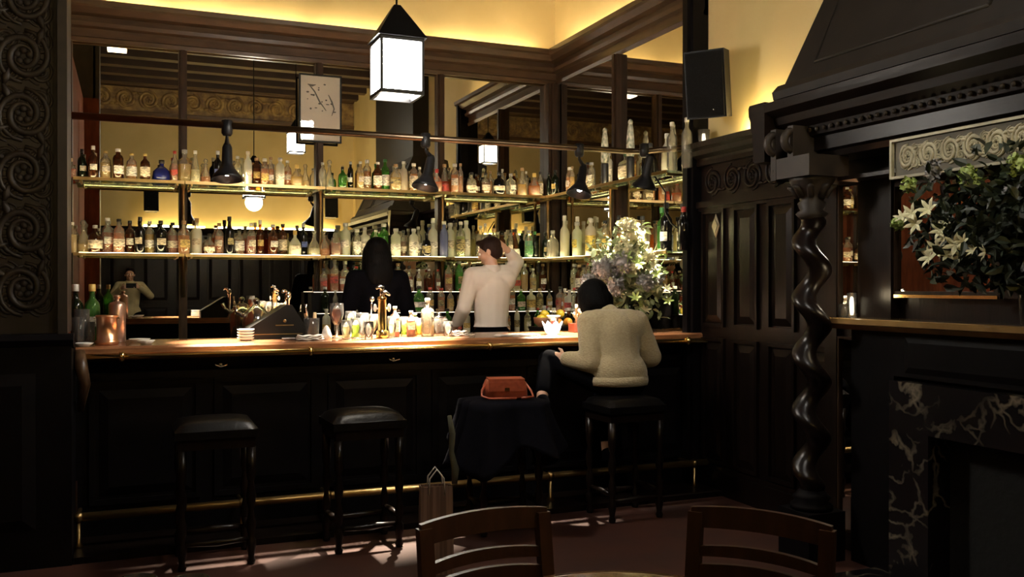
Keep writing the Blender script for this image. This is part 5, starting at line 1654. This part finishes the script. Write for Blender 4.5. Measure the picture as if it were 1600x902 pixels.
def bob_hair(m, P, R3):
    m.ell(P(0, -0.015, 0.028), (0.098, 0.108, 0.098), 18, 12, R3)
    m.ell(P(0, -0.045, -0.040), (0.104, 0.080, 0.100), 18, 12, R3)
    for sx in (-1, 1):
        m.ell(P(sx * 0.080, 0.005, -0.030), (0.030, 0.062, 0.095), 14, 10, R3)
    m.ell(P(0, 0.045, 0.085), (0.066, 0.045, 0.030), 14, 9, R3)
    m.ell(P(0, -0.085, -0.075), (0.070, 0.035, 0.050), 14, 9, R3)


def long_hair(m, P, R3):
    m.ell(P(0, -0.015, 0.034), (0.096, 0.108, 0.098), 18, 12, R3)
    m.ell(P(0, -0.050, -0.060), (0.104, 0.078, 0.130), 18, 12, R3)
    m.ell(P(0, -0.075, -0.160), (0.110, 0.060, 0.120), 18, 12, R3)
    for sx in (-1, 1):
        m.ell(P(sx * 0.088, 0.0, -0.080), (0.030, 0.060, 0.140), 14, 10, R3)
    m.ell(P(0, 0.045, 0.085), (0.066, 0.045, 0.030), 14, 9, R3)


def jscale(J, s):
    return {k: (v[0] * s, v[1] * s, v[2] * s) for k, v in J.items()}


STAND = dict(pelvis=(0, 0, 0.96), waist=(0, 0, 1.12), chest=(0, 0, 1.33), neck=(0, 0.0, 1.52), head=(0, 0.03, 1.635),
             sho_l=(-0.17, 0, 1.45), sho_r=(0.17, 0, 1.45), elb_l=(-0.235, -0.02, 1.17), elb_r=(0.235, -0.02, 1.17), wri_l=(-0.21, 0.14, 0.98), wri_r=(0.21, 0.14, 0.98),
             hip_l=(-0.09, 0, 0.93), hip_r=(0.09, 0, 0.93), kne_l=(-0.10, 0.01, 0.50), kne_r=(0.10, 0.01, 0.50), ank_l=(-0.10, -0.01, 0.095), ank_r=(0.10, -0.01, 0.095), toe_l=(-0.11, 0.14, 0.04), toe_r=(0.11, 0.14, 0.04))
# bartender in the white shirt: back to us, right hand raised to the back of the head, looking left
J = dict(STAND)
J.update(elb_r=(0.27, 0.07, 1.56), wri_r=(0.135, 0.0, 1.655), sho_r=(0.175, 0.01, 1.475), elb_l=(-0.245, -0.01, 1.20), wri_l=(-0.235, 0.16, 1.05))
J = jscale(J, 1.055)
man = figure('person', 'bartender in white shirt, back turned, one hand raised behind his head', (atY(768, 6.95), 6.95, 0.0), math.radians(8), J, SHIRT, DARKC, HAIRB, short_hair, clip=1.115,
             heady=math.radians(48), headp=math.radians(18), handdir={'r': ((-0.75, -0.25, 0.35), (0.3, -0.9, 0.2))}, curl=0.4)
# bartender in black, back turned
J = jscale(dict(STAND), 1.035)
fig2 = figure('person', 'bartender in black clothes with long black hair, seen from behind', (atY(590, 6.90), 6.90, 0.0), math.radians(-3), J, DARKC, DARKC, HAIRK, long_hair, headp=math.radians(8))
# photographer, only seen in the mirror
J = dict(STAND)
J.update(elb_l=(-0.30, 0.04, 1.22), elb_r=(0.32, 0.02, 1.27), wri_l=(-0.135, 0.26, 1.40), wri_r=(0.135, 0.26, 1.42))
fig3 = figure('person', 'person in pale shirt raising a phone, reflected left in the bar mirror', (-0.02, -0.42, 0.0), 0.0, J, pbr('pale_yellow_shirt', (0.60, 0.52, 0.30), 0.85), DARKC, HAIRB, short_hair,
              handdir={'l': ((0.5, 0.75, 0.25), (-0.7, 0.5, 0.2)), 'r': ((-0.5, 0.75, 0.25), (0.7, 0.5, 0.2))}, curl=0.9)
ph = tag(MB().box((-0.078, -0.076, 1.405), (0.078, -0.068, 1.485)).build('phone', BLACKM), 'black phone held up by the person reflected in the mirror', 'phone')
# seated woman in the cream sweater
SX_, SY_ = atY(968, 5.12), 5.12
J = dict(pelvis=(0, -0.01, 0.865), waist=(0.0, 0.03, 1.00), chest=(-0.005, 0.07, 1.13), neck=(-0.035, 0.15, 1.285), head=(-0.065, 0.235, 1.365),
         sho_l=(-0.165, 0.10, 1.21), sho_r=(0.165, 0.07, 1.21), elb_l=(-0.195, 0.02, 0.965), elb_r=(0.255, 0.04, 0.985), wri_l=(-0.285, 0.19, 0.975), wri_r=(0.18, 0.20, 0.93),
         hip_l=(-0.09, 0.02, 0.84), hip_r=(0.09, 0.02, 0.83), kne_l=(-0.34, 0.34, 0.96), kne_r=(0.10, 0.42, 0.80), ank_l=(-0.475, 0.15, 0.735), ank_r=(0.09, 0.33, 0.335),
         toe_l=(-0.56, 0.20, 0.66), toe_r=(0.10, 0.40, 0.262))
J2 = dict(J)
wom = figure('person', 'seated woman with black bob in cream knit sweater, legs crossed', (SX_, SY_, 0.0), 0.0, J2, KNIT, DARKC, HAIRK, bob_hair,
             heady=math.radians(12), headp=math.radians(28), sleeve=1.7, hem=(0.842, 0), clip=0.835, skirt=True, curl=0.6)

# ================================================================ BAR STOOLS
def turned_leg(m, x, y, z0, z1, r=0.020):
    L_ = z1 - z0
    pr = [(0.9, 0), (1.2, .03), (0.8, .06), (1.0, .10), (1.25, .14), (1.25, .20), (0.7, .23), (1.15, .30), (1.25, .36), (0.8, .42), (0.62, .46), (1.1, .52), (1.3, .58), (1.0, .64), (0.7, .70), (1.1, .74), (1.25, .78), (1.25, 1.0)]
    m.lathe([(r * a, z0 + b * L_) for a, b in pr], 12, Matrix.Translation((x, y, 0)))


def make_stool(label):
    t = thing('bar_stool', label, 'stool', (0, 0, 0), 0, 'leather bar stools along the bar')
    W, Dp = 0.205, 0.175
    m = MB()
    n_, k_ = 14, 14
    vs, fs = [], []
    for i in range(n_ + 1):
        for j in range(k_ + 1):
            u, v = -1 + 2 * i / n_, -1 + 2 * j / k_
            e = (1 - abs(u) ** 5) ** 0.35 * (1 - abs(v) ** 5) ** 0.35 if abs(u) < 1 and abs(v) < 1 else 0
            vs.append((W * u, Dp * v, 0.705 + 0.045 * e + 0.012 * (1 - u * u) * (1 - v * v)))
    for i in range(n_):
        for j in range(k_):
            a = i * (k_ + 1) + j
            fs.append((a, a + k_ + 1, a + k_ + 2, a + 1))
    m.add(vs, fs, True)
    m.box((-W, -Dp, 0.665), (W, Dp, 0.706))
    m.build('seat', LEATHER, t)
    MB().box((-W + 0.015, -Dp + 0.015, 0.61), (W - 0.015, Dp - 0.015, 0.665)).build('apron', WOOD, t)
    for sx in (-1, 1):
        for sy in (-1, 1):
            m = MB()
            turned_leg(m, sx * (W - 0.035), sy * (Dp - 0.035), 0.0, 0.61)
            m.build('leg', WOOD, t)
    for sy in (-1, 1):
        m = MB().tube([(-W + 0.04, sy * (Dp - 0.035), 0.13), (-0.08, sy * (Dp - 0.035), 0.13), (0, sy * (Dp - 0.035), 0.13), (0.08, sy * (Dp - 0.035), 0.13), (W - 0.04, sy * (Dp - 0.035), 0.13)], [0.011, 0.016, 0.022, 0.016, 0.011], 10)
        m.build('stretcher', WOOD, t)
    for sx in (-1, 1):
        m = MB().tube([(sx * (W - 0.035), -Dp + 0.04, 0.17), (sx * (W - 0.035), 0, 0.17), (sx * (W - 0.035), Dp - 0.04, 0.17)], [0.011, 0.020, 0.011], 10)
        m.build('stretcher', WOOD, t)
    return t


def copy_thing(root, loc, rz, label):
    r = root.copy(); COL.objects.link(r)
    r.location = loc; r.rotation_euler = (0, 0, rz); r['label'] = label
    for ch in root.children:
        c = ch.copy(); COL.objects.link(c); c.parent = r
        for g in ch.children:
            d = g.copy(); COL.objects.link(d); d.parent = c
    return r


SYY = 5.06
st0 = make_stool('empty black leather bar stool nearest the carved pillar')
st0.location = (atY(335, SYY), SYY, 0)
copy_thing(st0, (atY(566, SYY), SYY, 0), 0.04, 'empty black leather bar stool left of the coat-draped stool')
copy_thing(st0, (atY(787, SYY), SYY, 0), -0.05, 'bar stool draped with a dark coat under the red handbag')
copy_thing(st0, (SX_, SYY, 0), 0.03, 'bar stool under the seated woman in cream sweater')
X3 = atY(787, SYY)

# dark coat draped over stool
m = MB()
vs, fs = [], []
NA, NR = 72, 16
for j in range(NR + 1):
    t_ = j / NR
    for k in range(NA):
        a = 2 * PI * k / NA
        c, d = math.cos(a), math.sin(a)
        e = (abs(c) ** 5 + abs(d) ** 5) ** (-1 / 5)
        if t_ < 0.3:
            q = t_ / 0.3
            r_, z_ = 0.05 + 0.175 * q, 0.775 - 0.004 * q - 0.006 * q ** 4
            X_, Y_ = c * e * r_, d * e * r_ * 0.87
        else:
            q = (t_ - 0.3) / 0.7
            r_ = 0.232 + 0.02 * q + (0.075 if d < 0.3 else 0.02) * q ** 1.4
            f = (0.010 + 0.028 * q) * math.sin(a * 9 + 1.2 * math.sin(a * 2)) + 0.012 * q * math.sin(a * 17)
            ln = 0.33 + 0.06 * math.sin(a * 2 + 0.6) + 0.05 * math.sin(a * 5)
            X_, Y_ = c * e * (r_ + f), d * e * (r_ + f) * 0.87
            z_ = 0.765 - ln * q
        vs.append((X_, Y_, z_))
for j in range(NR):
    for k in range(NA):
        k2 = (k + 1) % NA
        fs.append((j * NA + k, (j + 1) * NA + k, (j + 1) * NA + k2, j * NA + k2))
fs.append(tuple(range(NA)))
m.add(vs, fs, True)
coat = m.build('draped_coat', NAVYC, loc=(X3, SYY, 0))
sol = coat.modifiers.new('thickness', 'SOLIDIFY'); sol.thickness = 0.006; sol.offset = 1
tag(coat, 'midnight dark coat draped over the third bar stool', 'coat')
m = MB()
for k in range(14):
    pass
tag(MB().tube([(0, 0, 0), (0.015, -0.01, -0.10), (0.01, -0.005, -0.2), (0.035, 0, -0.30), (0.03, 0, -0.38)], [0.012, 0.018, 0.015, 0.022, 0.016], 10).build('scarf', pbr('olive_scarf', (0.10, 0.10, 0.065), 0.9), loc=(atY(702, 4.80), 4.80, 0.73)), 'olive scarf hanging down the left side of the coat', 'scarf')

# red handbag on it
t = thing('handbag', 'glossy red-brown leather handbag lying on the dark coat', 'bag', (X3 - 0.005, SYY - 0.03, 0.786), math.radians(-14))
m = MB()
vs = []
for (w_, d_, z_) in ((0.115, 0.080, 0.0), (0.130, 0.092, 0.012), (0.128, 0.090, 0.07), (0.112, 0.072, 0.105), (0.100, 0.060, 0.112)):
    for k in range(28):
        a = 2 * PI * k / 28
        c, d = math.cos(a), math.sin(a)
        e = (abs(c) ** 5 + abs(d) ** 5) ** (-1 / 5)
        vs.append((c * e * w_, d * e * d_, z_))
fs = [(i * 28 + k, i * 28 + (k + 1) % 28, (i + 1) * 28 + (k + 1) % 28, (i + 1) * 28 + k) for i in range(4) for k in range(28)]
fs += [tuple(range(28))[::-1], tuple(range(112, 140))]
m.add(vs, fs, True)
m.build('body', RLEATHER, t)
MB().box((-0.108, -0.098, 0.045), (0.108, -0.090, 0.10)).box((-0.105, -0.094, 0.098), (0.105, 0.05, 0.117)).build('flap', RLEATHER, t)
MB().tube([(-0.115, -0.03, 0.09), (-0.145, -0.07, 0.05), (-0.15, -0.10, 0.02), (-0.11, -0.13, 0.008), (0.05, -0.135, 0.008)], 0.007, 8).tube([(0.115, -0.03, 0.09), (0.15, -0.05, 0.04), (0.155, -0.10, 0.012), (0.08, -0.13, 0.008)], 0.007, 8).build('strap', RLEATHER, t)
MB().box((-0.014, -0.102, 0.048), (0.014, -0.098, 0.066)).build('clasp', BRASS, t)

# ================================================================ FOREGROUND
def world(px, d):
    r = (px - 800) / F_PX * d
    return Vector((d * FWD[0] + r * RGT[0], d * FWD[1] + r * RGT[1], 0))


def make_chair(label):
    """ladder-back chair facing -Y, back at +Y"""
    t = thing('wooden_chair', label, 'chair', (0, 0, 0), 0, 'wooden ladder-back chairs by the small table')
    W = 0.185
    for sx in (-1, 1):
        m = MB()
        pts = [(sx * W, 0.17, 0), (sx * W, 0.175, 0.42), (sx * W, 0.185, 0.60), (sx * W, 0.21, 0.80)]
        for (p, q) in zip(pts, pts[1:]):
            vs = []
            for (x, y, z), hw in ((p, 0.020), (q, 0.020)):
                vs += [(x - hw, y - 0.014, z), (x + hw, y - 0.014, z), (x + hw, y + 0.014, z), (x - hw, y + 0.014, z)]
            m.add(vs, [(3, 2, 1, 0), (4, 5, 6, 7), (0, 1, 5, 4), (1, 2, 6, 5), (2, 3, 7, 6), (3, 0, 4, 7)])
        m.build('back_post', CHAIRW, t)
        m = MB().box((sx * W - 0.018, -0.13, 0), (sx * W + 0.018, -0.094, 0.42))
        m.build('front_leg', CHAIRW, t)
        MB().box((sx * W - 0.009, -0.094, 0.20), (sx * W + 0.009, 0.16, 0.225)).build('side_stretcher', CHAIRW, t)
    MB().box((-W + 0.018, -0.12, 0.16), (W - 0.018, -0.102, 0.185)).build('front_stretcher', CHAIRW, t)
    for z0, z1 in ((0.755, 0.812), (0.678, 0.706), (0.612, 0.655), (0.545, 0.585)):
        vs, fs = [], []
        n_ = 10
        for i in range(n_ + 1):
            u = -1 + 2 * i / n_
            x = u * (W - 0.012 if z0 < 0.7 else W + 0.012)
            for z in (z0, z1):
                yb = 0.185 + (z - 0.60) * 0.125 + 0.028 * (1 - u * u)
                ar = 0.010 * (1 - u * u) * (1 if z == z1 else 0.6)
                vs += [(x, yb - 0.009, z + ar), (x, yb + 0.009, z + ar)]
        for i in range(n_):
            a = i * 4
            fs += [(a, a + 4, a + 6, a + 2), (a + 1, a + 3, a + 7, a + 5), (a + 2, a + 6, a + 7, a + 3), (a, a + 1, a + 5, a + 4)]
        fs += [(0, 2, 3, 1), (4 * n_, 4 * n_ + 1, 4 * n_ + 3, 4 * n_ + 2)]
        m = MB().add(vs, fs)
        m.build('back_slat' if z0 < 0.7 else 'top_rail', CHAIRW, t)
    m = MB().box((-W - 0.02, -0.14, 0.42), (W + 0.02, 0.155, 0.45))
    m.build('seat', CHAIRW, t)
    return t


def place_by_back(t, pl, pr):
    mid = (pl + pr) / 2
    a = math.atan2(pr.y - pl.y, pr.x - pl.x)
    off = rotz(a) @ Vector((0, 0.205, 0))
    t.location = (mid.x - off.x, mid.y - off.y, 0)
    t.rotation_euler = (0, 0, a)


ch = make_chair('dark wooden ladder-back chair left of the small round table')
place_by_back(ch, world(667, 2.44), world(846, 2.62))
ch2 = copy_thing(ch, (0, 0, 0), 0, 'dark wooden ladder-back chair right of the small round table')
place_by_back(ch2, world(1094, 2.62), world(1285, 2.43))


def round_table(c, r, h, lab):
    t = thing('round_table', lab, 'table', (c.x, c.y, 0), 0, 'small round tables')
    MB().lathe([(r - 0.02, h - 0.03), (r, h - 0.022), (r, h - 0.006), (r - 0.006, h), (r - 0.03, h + 0.001)], 64).build('tabletop', pbr('waxed_tabletop', (0.24, 0.115, 0.055), 0.16, col2=(0.17, 0.075, 0.035), scale=4, stretch=(1, 8, 1), coat=0.6), t)
    MB().lathe([(0.03, 0.03), (0.035, 0.10), (0.028, 0.3), (0.034, h - 0.10), (0.10, h - 0.032)], 20).build('pedestal', BLACKM, t)
    MB().lathe([(0.20, 0), (0.20, 0.012), (0.06, 0.030), (0.03, 0.034)], 32).build('base', BLACKM, t)
    return t


tc_ = world(985, 1.90)
round_table(tc_, 0.35, 0.75, 'small round table with shiny edge between the two chairs')
tc2 = world(262, 1.86)
round_table(tc2, 0.33, 0.72, 'small round table below the frame corner carrying two glasses')
for px, lab, tt in ((213, 'rim of a clear glass at the bottom edge, left one', 1.90), (296, 'rim of a clear glass at the bottom edge, right one', 1.93)):
    p = world(px, tt)
    z1 = CAM_Z - (896 - HORIZON) / F_PX * (tt + 0.04)
    h = z1 - 0.7215
    tag(MB().lathe([(0.030, 0), (0.034, 0.005), (0.040, h), (0.037, h), (0.030, 0.012), (0.001, 0.010)], 26, closed=False).build('drinking_glass', CLEAR, loc=(p.x, p.y, 0.7215)), lab, 'glass', 'glasses on the near table')

# paper shopping bag on the floor
p = world(681, 4.62)
t = thing('shopping_bag', 'tall tan paper shopping bag with rope handles behind the left chair', 'bag', (p.x, p.y, 0), math.radians(-10))
PB = pbr('striped_kraft_paper', (0.20, 0.12, 0.09), 0.7, col2=(0.10, 0.055, 0.04), scale=16, stretch=(5, 0.1, 0.1), detail=0)
vs = [(-0.085, -0.05, 0), (0.085, -0.05, 0), (0.085, 0.05, 0), (-0.085, 0.05, 0), (-0.08, -0.035, 0.44), (0.08, -0.035, 0.44), (0.08, 0.035, 0.44), (-0.08, 0.035, 0.44),
      (-0.076, -0.031, 0.44), (0.076, -0.031, 0.44), (0.076, 0.031, 0.44), (-0.076, 0.031, 0.44), (-0.08, -0.046, 0.01), (0.08, -0.046, 0.01), (0.08, 0.046, 0.01), (-0.08, 0.046, 0.01), (0.085, 0.0, 0), (0.062, 0.0, 0.44)]
MB().add(vs, [(3, 2, 1, 0), (0, 1, 5, 4), (2, 3, 7, 6), (3, 0, 4, 7), (1, 16, 17, 5), (16, 2, 6, 17), (4, 5, 9, 8), (6, 7, 11, 10), (7, 4, 8, 11), (8, 9, 13, 12), (10, 11, 15, 14), (9, 10, 14, 13), (11, 8, 12, 15), (12, 13, 14, 15)]).build('bag_body', PB, t)
for sy in (-0.036, 0.036):
    MB().tube([(-0.04, sy, 0.40), (-0.036, sy, 0.48), (0, sy, 0.525), (0.036, sy, 0.48), (0.04, sy, 0.40)], 0.004, 7).build('handle', LINEN, t)

# ================================================================ FLOWERS
def leaf(m, p, d, up, l, w, fold=0.25):
    p, d, up = Vector(p), Vector(d).normalized(), Vector(up)
    up = (up - d * up.dot(d))
    if up.length < 1e-3:
        up = Vector((0.3, 0.2, 1))
        up = up - d * up.dot(d)
    up.normalize()
    s = d.cross(up)
    vs = [p, p + d * l * 0.3 + s * w * 0.42 + up * w * fold, p + d * l * 0.3 - s * w * 0.42 + up * w * fold, p + d * l * 0.65 + s * w * 0.36 + up * w * fold * 0.6, p + d * l * 0.65 - s * w * 0.36 + up * w * fold * 0.6,
          p + d * l - up * l * 0.12, p + d * l * 0.33, p + d * l * 0.66 - up * l * 0.02]
    m.add(vs, [(0, 1, 6), (0, 6, 2), (1, 3, 7, 6), (6, 7, 4, 2), (3, 5, 7), (7, 5, 4)], False)


def rdir(r, zb=0.0):
    while True:
        v = Vector((r.uniform(-1, 1), r.uniform(-1, 1), r.uniform(-1, 1) + zb))
        if 0.1 < v.length < 1.2:
            return v.normalized()


def flower_head(m, c, r, n, rr, pet=0.02):
    for k in range(n):
        d = rdir(rr)
        p = Vector(c) + d * r * rr.uniform(0.75, 1.0)
        for q in range(3):
            leaf(m, p, (d * 0.35 + rdir(rr)).normalized(), d, pet * rr.uniform(0.8, 1.3), pet * 0.9, 0.1)
    m.ell(c, (r * 0.7, r * 0.7, r * 0.7), 10, 7)


def lily(m, c, d, s, rr):
    d = Vector(d).normalized()
    a = d.orthogonal().normalized()
    b = d.cross(a)
    for k in range(6):
        an = k * PI / 3
        o = a * math.cos(an) + b * math.sin(an)
        leaf(m, c, (d * 0.6 + o).normalized(), d, s, s * 0.42, -0.15)


r8 = random.Random(5)
# bouquet on the bar end
bx, by = 3.44, 5.99
t = thing('flower_arrangement', 'large bouquet of white and lilac blooms lit by lamp at bar end', 'flowers', (bx, by, BZ + 0.0005))
MB().lathe([(0.055, 0), (0.065, 0.01), (0.085, 0.10), (0.06, 0.17), (0.07, 0.20), (0.066, 0.20), (0.055, 0.17), (0.078, 0.10), (0.05, 0.015), (0.001, 0.014)], 28, closed=False).build('vase', G['dark green'], t)
m = MB()
for k in range(26):
    d = Vector((r8.gauss(0, 0.42), r8.gauss(-0.05, 0.25), 1)).normalized()
    L_ = r8.uniform(0.35, 0.62)
    m.tube([(0, 0, 0.05), (d.x * 0.06, d.y * 0.06, 0.2), tuple(Vector((0, 0, 0.12)) + d * L_)], [0.004, 0.004, 0.003], 5)
m.build('stems', LEAF2, t)
m = MB()
for k in range(1000):
    a, u = r8.uniform(0, 2 * PI), r8.random() ** 0.5
    p = Vector((math.cos(a) * 0.31 * u - 0.03, math.sin(a) * 0.20 * u - 0.02, 0.42 + r8.gauss(0, 0.15)))
    p.z = min(max(p.z, 0.10), 0.86)
    if p.x + bx > (XM - 0.14 if p.z < 0.48 else 3.50):
        continue
    leaf(m, p, rdir(r8, 0.1), rdir(r8, 0.6), r8.uniform(0.045, 0.085), r8.uniform(0.03, 0.05))
o = m.build('foliage', LEAF2, t); o['kind'] = 'stuff'
for k in range(15):
    p = (r8.uniform(-0.14, 0.05), r8.uniform(-0.22, 0.0), r8.uniform(0.46, 0.80))
    m = MB(); flower_head(m, p, r8.uniform(0.035, 0.055), 34, r8, 0.028)
    m.build('white_bloom', PETALW, t)
for p, r_ in (((-0.27, -0.10, 0.46), 0.085), ((-0.15, -0.17, 0.50), 0.08), ((-0.20, -0.14, 0.34), 0.075), ((0.02, -0.20, 0.36), 0.06), ((0.16, -0.12, 0.40), 0.06), ((-0.34, -0.02, 0.36), 0.06)):
    m = MB(); flower_head(m, p, r_, 110, r8, 0.024)
    m.build('hydrangea', PETALH, t)
for k in range(16):
    p = Vector((r8.uniform(-0.2, 0.26), r8.uniform(-0.24, -0.1), r8.uniform(0.14, 0.60)))
    m = MB(); lily(m, p, rdir(r8) + Vector((-0.5, -1.5, 0.3)), r8.uniform(0.045, 0.07), r8)
    m.build('pale_blossom', PETALW if k % 2 else PETALG, t)

# huge foliage arrangement on the mantel shelf
mx, my = 3.475, 2.66
t = thing('mantel_bouquet', 'huge dark leafy arrangement with pale blooms on the mantel shelf', 'flowers', (mx, my, SZ + 0.0005))
MB().lathe([(0.060, 0), (0.070, 0.008), (0.085, 0.20), (0.095, 0.25), (0.091, 0.25), (0.08, 0.20), (0.062, 0.015), (0.001, 0.013)], 28, closed=False).build('vase', CLEAR, t)
m = MB()
for k in range(34):
    a = r8.uniform(0, 2 * PI)
    m.tube([(0.05 * math.cos(a), 0.05 * math.sin(a), 0.012), (-0.04 * math.cos(a), -0.04 * math.sin(a), 0.22), (-0.15 * math.cos(a) - 0.08, 0.22 * r8.uniform(-1, 1), 0.45)], 0.003, 5)
m.build('stems', LEAF, t)
m = MB()
for k in range(2100):
    a, u = r8.uniform(0, 2 * PI), r8.random() ** 0.7
    p = Vector((-0.13 + math.cos(a) * 0.24 * u, 0.02 + math.sin(a) * 0.50 * u, 0.38 + r8.gauss(0, 0.17)))
    if p.x > 0.09 or p.z < 0.16 or p.z > 0.74 - 0.25 * max(0, p.y):
        continue
    if p.z < 0.35 and abs(p.y) > 0.35:
        continue
    leaf(m, p, rdir(r8, 0.1), rdir(r8, 0.6), r8.uniform(0.04, 0.085), r8.uniform(0.025, 0.045))
o = m.build('foliage', LEAF, t); o['kind'] = 'stuff'
for px, py_, pet, r_ in ((1420, 290, PETALG, 0.028), (1460, 262, PETALH, 0.028), (1456, 275, PETALH, 0.022), (1510, 272, PETALG, 0.036), (1522, 287, PETALG, 0.034), (1592, 258, PETALG, 0.042), (1405, 348, PETALG, 0.026), (1470, 350, PETALW, 0.022), (1582, 300, PETALH, 0.03)):
    xx = 3.27
    yy = atX(px, xx)
    m = MB(); flower_head(m, (xx - mx, yy - my, zat(py_, xx, yy) - SZ), r_, 30, r8, 0.022)
    m.build('round_bloom', pet, t)
for px, py_ in ((1452, 402), (1464, 390), (1480, 398), (1475, 372), (1492, 383), (1505, 378), (1520, 392), (1424, 335), (1430, 350), (1410, 340), (1540, 395), (1468, 360), (1500, 400), (1451, 328)):
    xx = 3.13
    yy = atX(px, xx)
    m = MB(); lily(m, Vector((xx - mx, yy - my, zat(py_, xx, yy) - SZ)), (-1 + r8.uniform(-.5, .5), r8.uniform(-.6, .6), r8.uniform(-.2, .5)), r8.uniform(0.035, 0.06), r8)
    m.build('white_blossom', PETALW, t)
